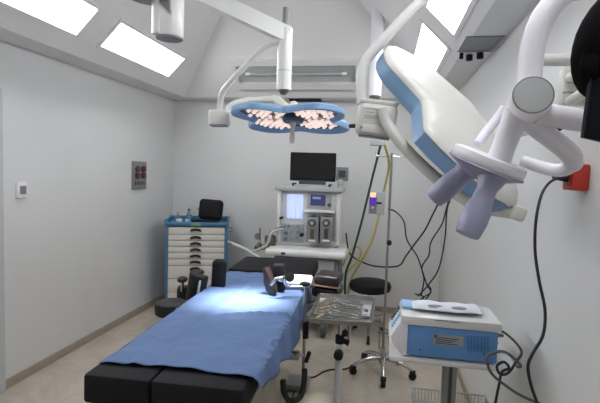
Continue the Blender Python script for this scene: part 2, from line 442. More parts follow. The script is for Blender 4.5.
# left cluster: flat round pad, curved pad, knobs
a = at(172, 307, 2.62)
t = thing('leg_holder', 'black padded leg holder with flat round cushion left of the operating table', 'leg holder', a-Vector((0, 0, .06)))
part('flat_pad', G().lathe([(0, 0), (.08, 0), (.098, .012), (.102, .060), (.095, .078), (.08, .086), (0, .086)], a-Vector((0, 0, .05)), (0, 0, 1), sx=1.05), 'char', t)
b = at(191, 289, 2.75)
g = G(); arc = []
for k in range(9):
    q = radians(-60+15*k); arc.append((.075*sin(q), .075*(1-cos(q))))
R_ = Euler((radians(4), radians(14), radians(-20))).to_matrix()
o1 = [b + R_ @ Vector((x*1.0, y, -.10)) for x, y in arc]; o2 = [b + R_ @ Vector((x*.95, y+.04, -.10)) for x, y in reversed(arc)]
g.prism(o1+o2, R_ @ Vector((0, 0, .20)), bevel=.008)
part('curved_pad', g, 'char', t)
part('pad_shell', G().box(b+Vector((.055, -.005, -.01)), (.008, .05, .15), rot=(0, radians(10), 0), bevel=.003), 'lgrey', t, 'pale grey edge strip')
part('pad', G().box(at(207, 296, 2.9), (.09, .12, .09), rot=(0, .2, 0), bevel=.025, seg=3), 'char', t)
part('pad', G().box(at(186, 293, 2.92), (.12, .10, .10), rot=(0, 0, .4), bevel=.025, seg=3), 'char', t)
for px, py in ((182.5, 281), (199, 274)):
    k = at(px, py, 2.86); part('knob', G().lathe([(0, 0), (.03, 0), (.036, .01), (.03, .022), (0, .026)], k, (0, -.2, 1)), 'rubber', t)
    part('knob_stem', G().cyl(k-Vector((0, 0, .07)), k, .011), 'chrome', t)
part('support_arm', G().tube([a+Vector((.03, .0, -.05)), a+Vector((.1, .1, -.09)), T(-HW-.04, 1.15, .71)], .013), 'steel', t)
part('support_arm', G().tube([b+Vector((.0, .02, -.06)), b+Vector((.04, .12, -.10)), T(-HW-.04, 1.35, .71)], .013), 'steel', t)
# pair of pads in the middle of the drape, brown and black
a = at(268, 282, 2.76)
t = thing('head_rest_clamp', 'angled brown side pad backed by a black pad with chrome clamp on the drape', 'padded clamp', T(.18, 1.55, .86))
R1 = Euler((0, radians(-10), radians(-25))).to_matrix()
g = G(); outline = [(-.035, .105), (-.005, .112), (.02, .02), (.035, -.02), (.04, -.085), (.022, -.105), (-.03, -.07), (-.037, 0)]
g.prism([a+R1 @ Vector((x, 0, z*.82)) for x, z in outline], R1 @ Vector((0, .045, 0)), bevel=.008)
part('side_pad', g, 'brown', t, 'brown angled pad')
b = at(279, 277.5, 2.86)
part('rear_pad', G().box(b, (.080, .06, .185), rot=(0, radians(-3), radians(-10)), bevel=.02, seg=3), 'black', t)
c = at(281, 279, 2.72)
part('clamp_joint', G().ball(c, .02).tube([at(271, 285, 2.70), at(276, 279, 2.70), c], .011).tube([c, at(284, 277, 2.74), at(287, 286, 2.76), at(304, 287, 2.78)], .009), 'chrome', t)
part('clamp_knob', G().lathe([(0, 0), (.025, 0), (.03, .02), (0, .025)], at(289, 277, 2.74), (.4, -.8, .2)), 'rubber', t)
# white arm board with bright reflection
a = at(300, 284, 3.02)
t = thing('arm_board', 'small white arm board lying beside the chrome clamp, brightly lit', 'arm board', (a.x, a.y, .868))
part('board', G().box((a.x-.003, a.y, .908), (.17, .20, .045), rot=(0, 0, radians(4)), bevel=.022, seg=4), 'pwhite', t)
part('mount', G().b2((a.x+.02, a.y-.03, .868), (a.x+.08, a.y+.03, .885)), 'steel', t)
# brown cushion stack at the right edge
t = thing('arm_rest_cushion', 'dark brown two-layer arm cushion right of the operating table behind the tray', 'cushion', at(328, 296, 3.15)-Vector((0, 0, .02)))
for k, (py, dz) in enumerate(((290, 0), (278, 0))):
    c = at(327.5+k*1.5, py, 3.15)
    part('cushion', G().box(c, (.185-.012*k, .2, .072), rot=(0, radians(2), radians(-6)), bevel=.022, seg=4), mat('brown_cushion_%d' % k, ((40, 33, 32), (34, 28, 28))[k], .35, var=.1), t)
c = at(327, 285, 3.05)
part('seam', G().box(c+Vector((0, .0, -.01)), (.185, .05, .006), rot=(0, radians(2), radians(-6)), bevel=.002), mat('seam_copper', (96, 76, 68), .45), t)
part('rail_arm', G().tube([at(322, 296, 3.17), at(316, 300, 3.12), T(HW+.02, 1.55, .71)], .013), 'steel', t)
# rod, tube and clamps along the right rail
t = thing('side_post', 'thin black side post with knobs clamped to the right rail of the table', 'clamp post', at(302, 345, 2.62))
part('rod', G().tube([at(305.5, 285, 2.62), at(304.5, 320, 2.62), at(304, 350, 2.6), at(303, 372, 2.6)], .009), 'steel', t)
part('top_knob', G().lathe([(0, 0), (.028, .004), (.032, .018), (0, .03)], at(305, 286, 2.62), (0, 0, 1)), 'rubber', t)
part('rod_clamp', G().cyl(at(306, 322, 2.61), at(305.5, 338, 2.61), .017), 'rubber', t)
part('rail_clamp', G().box(at(291, 355, 2.55), (.10, .05, .045), rot=TR, bevel=.008), 'steel', t)
part('clamp_screw', G().cyl(at(294, 355, 2.5), at(305, 355.5, 2.5), .008), 'chrome', t)
part('clamp_handle', G().cyl(at(306, 362, 2.55), at(309.5, 352, 2.55), .012), 'rubber', t)
g = G().tube([at(304.5, 369, 2.55), at(304, 383, 2.5), at(300, 397, 2.45), at(290, 401, 2.4), at(284, 392, 2.35), at(283, 380, 2.35)], .016)
part('curved_tube', g, 'rubber', t)
part('curved_tube', G().tube([at(292, 400, 2.42), at(286, 408, 2.4), at(278, 416, 2.38)], .014), 'rubber', t)
solo('foot_pedal', G().box(atz(294, 395, .06)+Vector((-.02, .25, -.03)), (.17, .2, .05), bevel=.012), 'grey', 'grey foot pedal on the floor under the right side of the table', 'foot pedal')
# black cable on the floor
fl = [(290, 405), (297, 385), (303, 378), (314, 377), (323, 372), (332, 369.5), (345, 369), (352, 366), (360, 361), (366, 356)]
solo('floor_cable', G().tube([atz(x, y, .008) for x, y in fl], .007, seg=8), 'cable', 'thin black cable snaking on the floor between the table and the stand base', 'cable')

# ================================================================== tool cart
cz = 1.045; CR = radians(18); CF = Vector((-2.045, 4.84, 0))
cx0, cx1, cy0, cy1 = CF.x-.345, CF.x+.345, CF.y, CF.y+.42
def cw(px, d):          # a spot on the cart top seen at pixel column px, d behind the front edge (cart's own, unturned frame)
    Y = CF.y+d
    for _ in range(8):
        p_ = at(px, 215, Y); l_ = Matrix.Rotation(-CR, 3, 'Z') @ (Vector((p_.x, p_.y, 0))-CF); Y += (d-l_.y)*.9
    return Vector((CF.x+l_.x, CF.y+d, cz))
def turn(o):            # turn a thing standing on the cart together with the cart
    q = Matrix.Rotation(CR, 3, 'Z') @ (Vector((o.location.x, o.location.y, 0))-CF)
    o.location = (CF.x+q.x, CF.y+q.y, o.location.z); o.rotation_euler = (0, 0, CR)
t = thing('drawer_cart', 'blue tall medical drawer cart with cream drawers in the back left corner', 'drawer cart', (CF.x, cy0+.21, 0))
g = G().b2((cx0, cy0+.02, .10), (cx0+.045, cy1, cz-.04), .006).b2((cx1-.045, cy0+.02, .10), (cx1, cy1, cz-.04), .006).b2((cx0+.045, cy0+.04, .10), (cx1-.045, cy1, cz-.05))
part('body', g, 'cblue', t)
g = G().b2((cx0-.012, cy0-.01, cz-.055), (cx1+.012, cy1, cz-.03), .008)
g.b2((cx0-.012, cy0-.01, cz-.05), (cx1+.012, cy0+.02, cz-.012), .004).b2((cx0-.012, cy1-.03, cz-.04), (cx1+.012, cy1, cz+.02), .004)
g.b2((cx0-.012, cy0, cz-.04), (cx0+.01, cy1, cz+.01), .004).b2((cx1-.01, cy0, cz-.04), (cx1+.012, cy1, cz+.01), .004)
part('top', g, 'cblue', t)
hs = [.085, .07, .07, .07, .07, .075, .15, .15, .13]; z = cz-.07
for h in hs:
    d = part('drawer', G().b2((cx0+.035, cy0+.004, z-h+.006), (cx1-.035, cy0+.04, z), .004), 'drawer', t)
    xm = (cx0+cx1)/2-.01; zc = z-.036
    g = G(); pts = [(xm-.062, zc-.014), (xm-.056, zc+.012), (xm-.02, zc+.024), (xm+.02, zc+.024), (xm+.056, zc+.012), (xm+.062, zc-.014), (xm+.042, zc-.006), (xm, zc+.004), (xm-.042, zc-.006)]
    g.prism([(x, cy0+.006, zz) for x, zz in pts], (0, -.022, 0), bevel=.003)
    part('handle', g, 'rubber', d, 'black bow handle'); z -= h
part('side_handle', G().tube([(cx1, cy0+.06, .93), (cx1+.045, cy0+.06, .93), (cx1+.045, cy0+.36, .93), (cx1, cy0+.36, .93)], .009, smooth=0), 'steel', t)
part('label_plate', G().box(((cx0+cx1)/2-.01, cy0-.011, cz-.035), (.10, .004, .04)), 'glabel', t, 'green label')
for sx in (cx0+.06, cx1-.06):
    for sy in (cy0+.08, cy1-.06):
        part('castor', G().cyl((sx-.015, sy, .045), (sx+.015, sy, .045), .045).cyl((sx, sy, .05), (sx, sy, .105), .012), 'rubber', t)
turn(t)
# things on the cart
CT = cz-.029
c = cw(211, .22)
t = thing('black_case', 'black rounded case leaning on top of the blue drawer cart', 'case', (c.x, c.y, CT))
part('shell', G().box((c.x, c.y, CT+.145), (.275, .14, .235), rot=(radians(-6), radians(4), 0), bevel=.045, seg=5), 'black', t)
part('base', G().box((c.x, c.y-.01, CT+.014), (.20, .17, .028), bevel=.008), 'rubber', t)
part('handle', G().tube([(c.x-.13, c.y, CT+.12), (c.x-.15, c.y, CT+.15), (c.x-.127, c.y, CT+.17)], .005), 'grey', t)
turn(t)
c = cw(203, .085)
turn(solo('flat_tray', G().box((c.x, c.y, CT+.02), (.26, .07, .038), bevel=.008), 'black', 'flat black tray in front of the black case on the cart', 'tray'))
for k, (px, lab) in enumerate(((178, 'leftmost short clear bottle on the drawer cart'), (189, 'clear bottle with dark cap on the cart, beside the black case'))):
    c = cw(px, .2)
    t = thing('bottle', lab, 'bottle', (c.x, c.y, CT))
    h = (.09, .13)[k]
    part('glass', G().lathe([(0, 0), (.028, 0), (.032, .01), (.032, h*.6), (.014, h*.8), (.014, h), (0, h)], (c.x, c.y, CT)), 'glass', t)
    part('cap', G().cyl((c.x, c.y, CT+h), (c.x, c.y, CT+.02+h), .016), ('lgrey', 'dgrey')[k], t)
    turn(t)
c = cw(179, .06)
turn(solo('white_dish', G().lathe([(0, 0), (.03, 0), (.038, .045), (.034, .045), (.028, .006), (0, .006)], (c.x, c.y, CT)), 'pwhite', 'small white dish near the left front corner of the drawer cart', 'dish'))
c = cw(187.5, .06)
turn(solo('blue_box', G().box((c.x, c.y, CT+.024), (.05, .04, .048), bevel=.004), 'pblue', 'small pale blue box between the white dish and the flat black tray', 'box'))

# ================================================================== anaesthesia machine
Y0 = 4.42
wl, wr = at(264, 253, Y0).x, at(346, 257, Y0).x
t = thing('anaesthesia_machine', 'white anaesthesia machine with lit flowmeters and twin vaporizers at the back wall', 'anaesthesia machine', ((wl+wr)/2, 4.75, 0))
WZ = .86
g = G().box(((wl+wr)/2, 4.72, WZ-.035), (wr-wl, .60, .07), bevel=.033, seg=4)
part('worktop', g, 'white', t)
ux0, ux1 = at(279, 215, 4.72).x, at(338, 215, 4.72).x
zt = at(300, 189, 4.72).z
part('back_panel', G().b2((ux0, 4.74, WZ), (ux1, 4.98, zt), .012), 'white', t)
part('side_column', G().b2((ux0-.02, 4.70, WZ+.02), (ux0+.02, 5.0, zt-.02), .01), 'white', t)
part('side_column', G().b2((ux1-.02, 4.70, WZ+.02), (ux1+.025, 5.0, zt-.02), .01), 'white', t)
part('top_shelf', G().b2((ux0-.045, 4.66, zt-.02), (ux1+.045, 5.04, zt+.03), .012), 'lgrey', t)
def face(px0, py0, px1, py1, Y=4.735): a = at(px0, py0, Y); b = at(px1, py1, Y); return a.x, b.x, b.z, a.z
x0, x1, z0, z1 = face(287.5, 194, 302.5, 219)
fm = part('flowmeter', G().b2((x0, 4.728, z0), (x1, 4.742, z1), .003), 'flow', t, 'blue-white glowing flowmeter')
for k in range(4):
    x = x0+(x1-x0)*(.14+.24*k); part('flow_tube', G().cyl((x, 4.722, z0+.01), (x, 4.722, z1-.01), .008), 'flow', fm)
x0, x1, z0, z1 = face(308, 192, 331, 209)
part('screen_housing', G().b2((x0, 4.72, z0), (x1, 4.742, z1), .005), 'lgrey', t)
x0, x1, z0, z1 = face(311, 194.5, 325.5, 206)
s_ = part('display', G().b2((x0, 4.715, z0), (x1, 4.721, z1)), 'scr2', t, 'violet-grey display')
part('readout', G().b2((x0+.02, 4.713, z1-.045), (x1-.05, 4.715, z1-.02)), 'pblue', s_)
c = at(329.5, 205, 4.72); part('knob', G().cyl((c.x, 4.69, c.z), (c.x, 4.72, c.z), .02), 'dgrey', t)
# shelf under the screen and vaporizers
x0, x1, z0, z1 = face(305, 209, 335, 213)
part('shelf', G().b2((x0, 4.66, z0), (x1, 4.74, z1), .006), 'white', t)
for px0, px1 in ((306.5, 318), (320.5, 332)):
    x0, x1, z0, z1 = face(px0, 217, px1, 243, 4.62)
    v = part('vaporizer', G().b2((x0, 4.62, z0), (x1, 4.74, z1), .008), 'alu', t, 'grey vaporizer')
    xc = (x0+x1)/2
    part('dial', G().cyl((xc, 4.58, z1-.055), (xc, 4.62, z1-.055), .038), 'dgrey', v)
    part('dial_cap', G().cyl((xc, 4.572, z1-.055), (xc, 4.58, z1-.055), .018), 'lgrey', v)
    part('fill_window', G().b2((xc-.02, 4.615, z0+.04), (xc+.02, 4.621, z0+.14)), 'olive' if px0 < 310 else 'dgrey', v)
    part('label_plate', G().b2((xc-.035, 4.616, z0+.012), (xc+.035, 4.621, z0+.03)), 'pwhite', v)
    part('top_latch', G().b2((xc-.02, 4.64, z1), (xc+.02, 4.70, z1+.03), .004), 'dgrey', v)
x0, x1, z0, z1 = face(318.3, 218, 320.3, 243, 4.66)
part('vaporizer_mount', G().b2((x0, 4.66, z0), (x1, 4.74, z1)), 'rubber', t)
# control knobs lower left
x0, x1, z0, z1 = face(282, 223, 303, 243)
part('control_panel', G().b2((x0, 4.728, z0), (x1, 4.742, z1), .004), 'lgrey', t)
for i, (px, py) in enumerate(((285, 226), (289, 226), (293.5, 226), (298, 226), (286, 233), (292, 232), (298, 232), (285.5, 239), (290.5, 239.5), (296, 238))):
    c = at(px, py, 4.72); part('control_knob', G().cyl((c.x, 4.70, c.z), (c.x, 4.728, c.z), .012 if i < 4 else .02), mat('knob_%d' % i, ((120, 140, 160), (96, 112, 132), (150, 160, 170))[i % 3], .4), t)
c = at(301.5, 235, 4.70); part('black_knob', G().cyl((c.x, 4.68, c.z), (c.x, 4.74, c.z), .02), 'rubber', t)
c = at(281, 218, 4.68); part('valve_knob', G().cyl((c.x, 4.66, c.z), (c.x, 4.72, c.z), .014), 'rubber', t)
# lower cabinet
g = G().b2((wl+.08, 4.52, .165), (wr-.08, 5.0, WZ-.07), .01); part('cabinet', g, 'grey', t)
for k in range(3):
    d = part('drawer', G().b2((wl+.12, 4.505, .58-.2*k), (wr-.12, 4.525, .76-.2*k), .006), 'lgrey', t)
    part('drawer_handle', G().b2((wl+.3, 4.49, .69-.2*k), (wr-.3, 4.507, .71-.2*k), .003), 'dgrey', d)
c = at(283, 260, 4.42); part('switch', G().box((c.x, 4.415, WZ-.035), (.04, .02, .02), bevel=.004), 'rubber', t)
for sx in (wl+.2, wr-.2):
    for sy in (4.46, 4.95):
        part('castor', G().cyl((sx-.025, sy, .075), (sx+.025, sy, .075), .075, round_=.01), 'dgrey', t)
        part('castor_fork', G().b2((sx-.033, sy-.02, .07), (sx+.033, sy+.08, .17)), 'grey', t)
# absorber and valves at the left of the machine
c = at(268, 240, 4.6)
part('absorber_canister', G().lathe([(0, 0), (.055, 0), (.06, .01), (.06, .13), (.05, .15), (0, .15)], (c.x+.01, 4.66, c.z-.11)), 'olive', t, 'olive canister')
part('absorber_arm', G().tube([(c.x+.02, 4.66, c.z+.04), (c.x+.02, 4.66, c.z+.08), at(283, 228, 4.72)], .018), 'dgrey', t)
for px, py in ((257, 236), (259, 245), (265, 247)):
    k = at(px, py, 4.58); part('valve', G().lathe([(0, -.03), (.022, -.03), (.028, 0), (.02, .03), (0, .035)], k, (0, -.1, 1)), 'steel', t)
part('valve_bar', G().tube([at(255, 247, 4.6), at(262, 248, 4.6), at(275, 246, 4.62)], .022), 'dgrey', t)
part('valve_stem', G().cyl(at(260, 228, 4.6), at(260, 240, 4.6), .010), 'steel', t)
# breathing hose
t = thing('breathing_hose', 'pale corrugated breathing hoses reaching left from the anaesthesia machine', 'hose', at(262, 262, 4.45))
part('hose', G().tube([at(231, 243, 4.5), at(245, 249, 4.45), at(256, 256, 4.42), at(268, 262, 4.40), at(274, 263, 4.36)], .016), 'tube', t)
part('hose', G().tube([at(240, 247, 4.52), at(250, 252, 4.5), at(262, 248, 4.48), at(268, 242, 4.48), at(272, 232, 4.5), at(283, 229, 4.66)], .014), 'tube', t)
part('y_piece', G().cyl(at(228, 242, 4.5), at(233, 244, 4.5), .02), 'steel', t)
# monitor on top shelf
mx0, mx1, mz0, mz1 = face(290.5, 152, 335, 182, 4.80)
t = thing('patient_monitor', 'black flat patient monitor on top of the anaesthesia machine', 'monitor', ((mx0+mx1)/2, 4.83, zt+.03))
bz = part('housing', G().b2((mx0, 4.80, mz0), (mx1, 4.85, mz1), .008), 'black', t)
part('screen', G().b2((mx0+.015, 4.797, mz0+.025), (mx1-.015, 4.801, mz1-.015)), 'screen', t)
part('stand', G().b2((mx0+.10, 4.80, zt+.045), (mx1-.10, 4.84, mz0+.01)), 'dgrey', t)
part('foot_bar', G().b2((mx0+.06, 4.74, zt+.03), (mx1-.02, 4.80, zt+.048), .004), 'lgrey', t)
part('foot_bar', G().b2((mx0+.06, 4.82, zt+.03), (mx1-.02, 4.88, zt+.048), .004), 'lgrey', t)
for xx in (mx0+.05, mx1-.05): part('foot', G().b2((xx-.01, 4.73, zt+.03), (xx+.01, 4.89, zt+.06), .003), 'rubber', t)
c = at(341, 173, 4.8)
t = thing('small_speaker', 'pale cylinder standing at the right end of the machine shelf', 'canister', (ux1+.0, 4.85, zt+.03))
part('body', G().cyl((ux1+.0, 4.85, zt+.03), (ux1+.0, 4.85, zt+.11), .03, round_=.006), 'lgrey', t)
part('ring', G().cyl((ux1+.0, 4.85, zt+.06), (ux1+.0, 4.85, zt+.066), .031), 'grey', t)

# ================================================================== hoses behind
gp = at(378, 142, 4.25)
t = thing('gas_column', 'white ceiling gas column hanging behind the round yoke box', 'gas column', (gp.x, 4.25, at(375, 95, 4.25).z))
ctop = 3.4
gx = at(377.5, 30, 4.25).x; zb = at(376, 96, 4.25).z
part('column', G().cyl((gx, 4.25, zb), (gx, 4.25, ctop), .056), 'pwhite', t)
part('end_cap', G().lathe([(0, -.05), (.035, -.045), (.05, -.02), (.05, 0), (0, .01)], (gx, 4.25, zb)), 'dgrey', t, 'dark rounded end cap')
part('drop_tube', G().cyl((gp.x, 4.25, gp.z), (gx, 4.25, zb), .02), 'pwhite', t)
part('outlet_block', G().box(gp, (.14, .08, .065), bevel=.006), 'lgrey', t)
gb = gp
solo('green_gas_hose', G().tube([gb+Vector((.025, -.01, -.03)), at(373, 175, 4.35), at(362, 220, 4.4), at(352, 256, 4.5), at(346, 272, 4.6), at(345, 290, 4.6), at(346, 305, 4.7)], .011), 'green', 'dark green hose slanting down to the right of the anaesthesia machine', 'hose')
solo('yellow_gas_hose', G().tube([gb+Vector((.06, .02, -.02)), at(389, 165, 4.5), at(384, 190, 4.7), at(379, 215, 4.8), at(372, 240, 4.85), at(361, 262, 4.85), at(351, 280, 4.85), at(347, 300, 4.85)], .012), 'yellow', 'yellow hose hanging behind the pole and curving down to the machine', 'hose')
solo('yellow_hose_loop', G().tube([at(344, 290, 4.75), at(347, 272, 4.75), at(357, 262, 4.78), at(361, 252, 4.78), at(358, 247, 4.78), at(350, 250, 4.78), at(346, 258, 4.76), at(343, 266, 4.72)], .011), 'yellow', 'yellow hose loop low on the right side of the anaesthesia machine', 'hose')
solo('machine_cable', G().tube([at(346, 233, 4.8), at(348, 248, 4.8), at(352, 256, 4.85), at(362, 262, 4.9), at(374, 266, 4.95), at(390, 267, 4.95), at(400, 265, 4.9), at(406, 256, 4.85), at(414, 245, 4.8), at(425, 230, 4.7), at(434, 212, 4.6), at(442, 198, 4.5), at(452, 192, 4.42)], .008, seg=8), 'cable', 'long black cable sagging from the machine across the back wall to the right', 'cable')
# cables hanging at the back wall, from a socket hidden behind the grip
c = Vector((XR, 4.4, at(454, 192, 4.4).z))
t = thing('wall_socket', 'pale socket plate on the right wall behind the lavender grips, black cables plugged in', 'socket', (XR-.01, c.y, c.z-.05))
part('plate', G().box((XR-.008, c.y, c.z), (.016, .12, .09), bevel=.004), 'lgrey', t)
solo('hanging_cable', G().tube([at(450, 196, 4.38), at(446, 210, 4.36), at(442, 224, 4.36), at(431, 242, 4.36), at(429, 255, 4.36), at(422, 267, 4.36), at(424, 280, 4.36), at(421, 296, 4.36)], .0065, seg=8), 'cable', 'middle one of the black cables hanging down before the back wall, with a kink', 'cable')
solo('hanging_cable', G().tube([at(452, 196, 4.42), at(447, 210, 4.42), at(445, 238, 4.42), at(439, 268, 4.42), at(429, 284, 4.42), at(421, 293, 4.42), at(418, 296, 4.42)], .0065, seg=8), 'cable', 'rightmost black cable hanging down before the back corner', 'cable')
solo('hanging_cable', G().tube([at(388, 209, 3.86), at(396, 212, 3.9), at(404, 222, 4.0), at(407, 240, 4.15), at(417, 256, 4.28), at(422, 270, 4.31), at(427, 285, 4.31), at(431, 292, 4.31), at(424, 297, 4.31), at(420, 300, 4.31)], .006, seg=8), 'cable', 'black cable winding from the infusion pump to the hanging tangle', 'cable')
g = G()
g.tube([at(415, 294, 4.26), at(424, 297, 4.26), at(419, 302, 4.26), at(426, 299, 4.26), at(431, 290, 4.26), at(426, 284, 4.26)], .0065, seg=8)
solo('cable_tangle', g, 'cable', 'small tangle of black cable low above the paper package', 'cable')

# ================================================================== IV pole with pump
base = atz(382, 373, 0); bx, by = base.x, base.y
top = at(387, 153, by)
t = thing('drip_stand', 'chrome drip stand on five castors standing behind the blue device', 'drip stand', (bx, by, 0))
pz = .17
part('pole', G().tube([(bx, by, pz), (bx, by, at(384, 290, by).z), (bx-.0, by, top.z)], .010, smooth=0), 'steel', t)
part('hub', G().lathe([(0, 0), (.03, 0), (.035, .02), (.028, .08), (.018, .14), (0, .14)], (bx, by, .08)), 'chrome', t)
for k in range(5):
    q = radians(-88+72*k); R = .25
    ex, ey = bx+R*cos(q), by+R*sin(q)
    part('base_leg', G().tube([(bx+.02*cos(q), by+.02*sin(q), .13), (bx+.12*cos(q), by+.12*sin(q), .125), (ex-.05*cos(q), ey-.05*sin(q), .1), (ex, ey, .075)], [.02, .018, .015, .012]), 'chrome', t)
    cst = part('castor', G().cyl((ex-.018*sin(q), ey+.018*cos(q), .03), (ex+.018*sin(q), ey-.018*cos(q), .03), .03, round_=.006), 'rubber', t)
    part('castor_housing', G().box((ex, ey, .062), (.045, .045, .03), rot=(0, 0, q), bevel=.01), 'rubber', cst)
for sx in (-1, 1):
    part('hook', G().tube([(bx, by, top.z-.02), (bx+sx*.07, by, top.z-.03), (bx+sx*.12, by, top.z-.02), (bx+sx*.135, by, top.z+.01)], .004, seg=8), 'chrome', t)
c = at(385.5, 242.5, by-.02); part('height_knob', G().cyl((bx+.01, by-.045, c.z), (bx+.01, by, c.z), .02), 'rubber', t)
part('push_bracket', G().b2((bx-.05, by-.012, .33), (bx+.05, by+.012, .35), .004).b2((bx-.04, by-.015, .2), (bx-.025, by+.015, .46), .003), 'steel', t)
x0, x1, z0, z1 = face(369.5, 193, 376.2, 214, by-.06)
t = thing('infusion_pump', 'infusion pump with violet display and amber light on the drip stand', 'infusion pump', ((x0+x1)/2+.03, by-.03, z0))
part('case', G().b2((x0, by-.06, z0), (x1, by+.02, z1), .005), 'grey', t)
part('display', G().b2((x0+.004, by-.064, z0+(z1-z0)*.42), (x1-.004, by-.058, z0+(z1-z0)*.8)), 'violet', t, 'violet glowing display')
part('lamp', G().b2((x0+.006, by-.066, z1-.035), (x1-.006, by-.05, z1+.004), .006), 'amber', t, 'amber glowing lamp')
part('button', G().cyl(((x0+x1)/2, by-.066, z0+.05), ((x0+x1)/2, by-.06, z0+.05), .008), 'pwhite', t)
x0, x1, z0, z1 = face(376.5, 192, 385.5, 215, by-.055)
bd = part('rear_case', G().b2((x0, by-.055, z0), (x1-.01, by-.012, z1), .005), 'lgrey', t)
part('slot', G().b2((x0+.005, by-.058, z0+.085), (x0+.045, by-.054, z0+.1)), 'rubber', bd)

# ================================================================== stool
sc = at(370, 290, 4.62); sz = at(370, 281, 4.62).z
t = thing('round_stool', 'round black-topped wheeled stool standing behind the drip stand', 'stool', (sc.x, 4.62, 0))
part('seat', G().lathe([(0, -.10), (.17, -.10), (.20, -.085), (.21, -.05), (.20, -.015), (.17, 0), (0, .005)], (sc.x, 4.62, sz)), 'black', t)
part('post', G().cyl((sc.x, 4.62, .14), (sc.x, 4.62, sz-.10), .022), 'chrome', t)
for k in range(5):
    q = radians(200+72*k); ex, ey = sc.x+.24*cos(q), 4.62+.24*sin(q)
    part('leg', G().tube([(sc.x+.01*cos(q), 4.62+.01*sin(q), .16), (sc.x+.15*cos(q), 4.62+.15*sin(q), .12), (ex, ey, .075)], .013), 'steel', t)
    part('castor', G().cyl((ex-.015*sin(q), ey+.015*cos(q), .032), (ex+.015*sin(q), ey-.015*cos(q), .032), .032).cyl((ex, ey, .04), (ex, ey, .08), .01), 'rubber', t)
part('foot_ring', G().torus((sc.x, 4.62, .25), .14, .009).cyl((sc.x-.14, 4.62, .25), (sc.x+.14, 4.62, .25), .006), 'steel', t)

# ================================================================== mayo stand with instruments
mz = .80
A, B, Cc, D = atz(310, 323, mz), atz(371, 327, mz), atz(373, 301, mz), atz(320, 298, mz)
mc = (A+B+Cc+D)/4
bxm, bym = mc.x-.005, 2.62
t = thing('instrument_stand', 'white-poled instrument stand with steel tray beside the operating table', 'instrument stand', (bxm, bym+.02, 0))
P2 = [p_.copy() for p_ in (A, B, Cc, D)]
part('tray_floor', G().prism(P2, (0, 0, .003)), 'steel', t, smooth=False)
g = G(); r_ = P2+[P2[0]]
for a, b in zip(r_, r_[1:]):
    n = Vector((a.y-b.y, b.x-a.x, 0)).normalized()
    g.prism([a, b, b+n*-.008+Vector((0, 0, .028)), a+n*-.008+Vector((0, 0, .028))], n*.003)
    g.tube([a+n*-.01+Vector((0, 0, .028)), b+n*-.01+Vector((0, 0, .028))], .004, seg=8, smooth=0)
part('tray_rim', g, 'steel', t)
part('tray_carrier', G().tube([A.lerp(D, .2)+Vector((.02, 0, -.007)), B.lerp(Cc, .2)+Vector((-.02, 0, -.007)), B.lerp(Cc, .8)+Vector((-.02, 0, -.007)), A.lerp(D, .8)+Vector((.02, 0, -.007)), A.lerp(D, .2)+Vector((.02, 0, -.007))], .007, smooth=0), 'chrome', t)
pzt = mz-.02
part('inner_pole', G().tube([(bxm, bym, .66), (bxm, bym, pzt-.01), (bxm+.03, bym+.08, pzt)], .011, smooth=0), 'chrome', t)
part('outer_pole', G().cyl((bxm, bym, .06), (bxm, bym, .68), .021), 'pwhite', t)
part('collar', G().cyl((bxm, bym, .655), (bxm, bym, .70), .026), 'rubber', t)
part('knob', G().cyl((bxm, bym-.06, .60), (bxm, bym-.02, .60), .027), 'rubber', t)
part('knob', G().cyl((bxm+.02, bym, .67), (bxm+.055, bym, .66), .016), 'rubber', t)
part('release_tube', G().tube([(bxm+.035, bym+.10, pzt-.01), (bxm+.05, bym+.06, .70), (bxm+.045, bym, .64)], .008), 'chrome', t)
g = G()
for sx in (-1, 1): g.tube([(bxm, bym, .06), (bxm+sx*.03, bym, .06), (bxm+sx*.19, bym-.02, .06), (bxm+sx*.19, bym+.26, .06)], .014, smooth=0)
part('foot_frame', g, 'pwhite', t)
for sx in (-1, 1):
    for dy in (-.02, .26): part('castor', G().cyl((bxm+sx*.19-.012, bym+dy, .027), (bxm+sx*.19+.012, bym+dy, .027), .027).cyl((bxm+sx*.19, bym+dy, .03), (bxm+sx*.19, bym+dy, .06), .008), 'rubber', t)
# instruments, each one its own object (local frame: lies along +X)
def tray_uv(u, v, h=.010): # u across, v away
    return A.lerp(B, u).lerp(D.lerp(Cc, u), v)+Vector((0, 0, h))
def forceps(mat_):
    g = G()
    for s_ in (-1, 1):
        g.torus((-.085, s_*.018, 0), .012, .0028, seg=14)
        g.tube([(-.073, s_*.015, 0), (-.03, s_*.006, 0), (.03, -s_*.002, .001), (.085, -s_*.0035, .001)], [.003, .0032, .003, .0016], seg=8)
    g.cyl((.03, 0, -.004), (.03, 0, .004), .005)
    return part('forceps', g, mat_, None)
def scalpel():
    g = G().box((-.02, 0, 0), (.12, .010, .003), bevel=.001); g.prism([(.04, -.005, 0), (.04, .005, 0), (.075, .004, 0), (.09, -.004, 0)], (0, 0, .0015))
    return part('scalpel_handle', g, 'steel', None)
def retractor():
    g = G().tube([(-.09, 0, 0), (-.04, 0, .002), (.06, 0, .002), (.085, 0, .008), (.09, 0, .018)], [.005, .003, .003, .004, .004], seg=8)
    return part('retractor', g, 'chrome', None)
f0, fg, s0_, r0_ = forceps('steel'), forceps('gold'), scalpel(), retractor()
first = set()
def place(src, u, v, ang, label, grp, cat, h=.012):
    h += .005
    o = src if src not in first else src.copy()
    if src in first: C.objects.link(o)
    first.add(src)
    o.location = tray_uv(u, v, h); o.rotation_euler = (0, 0, radians(ang)); o['label'] = label; o['category'] = cat; o['group'] = grp
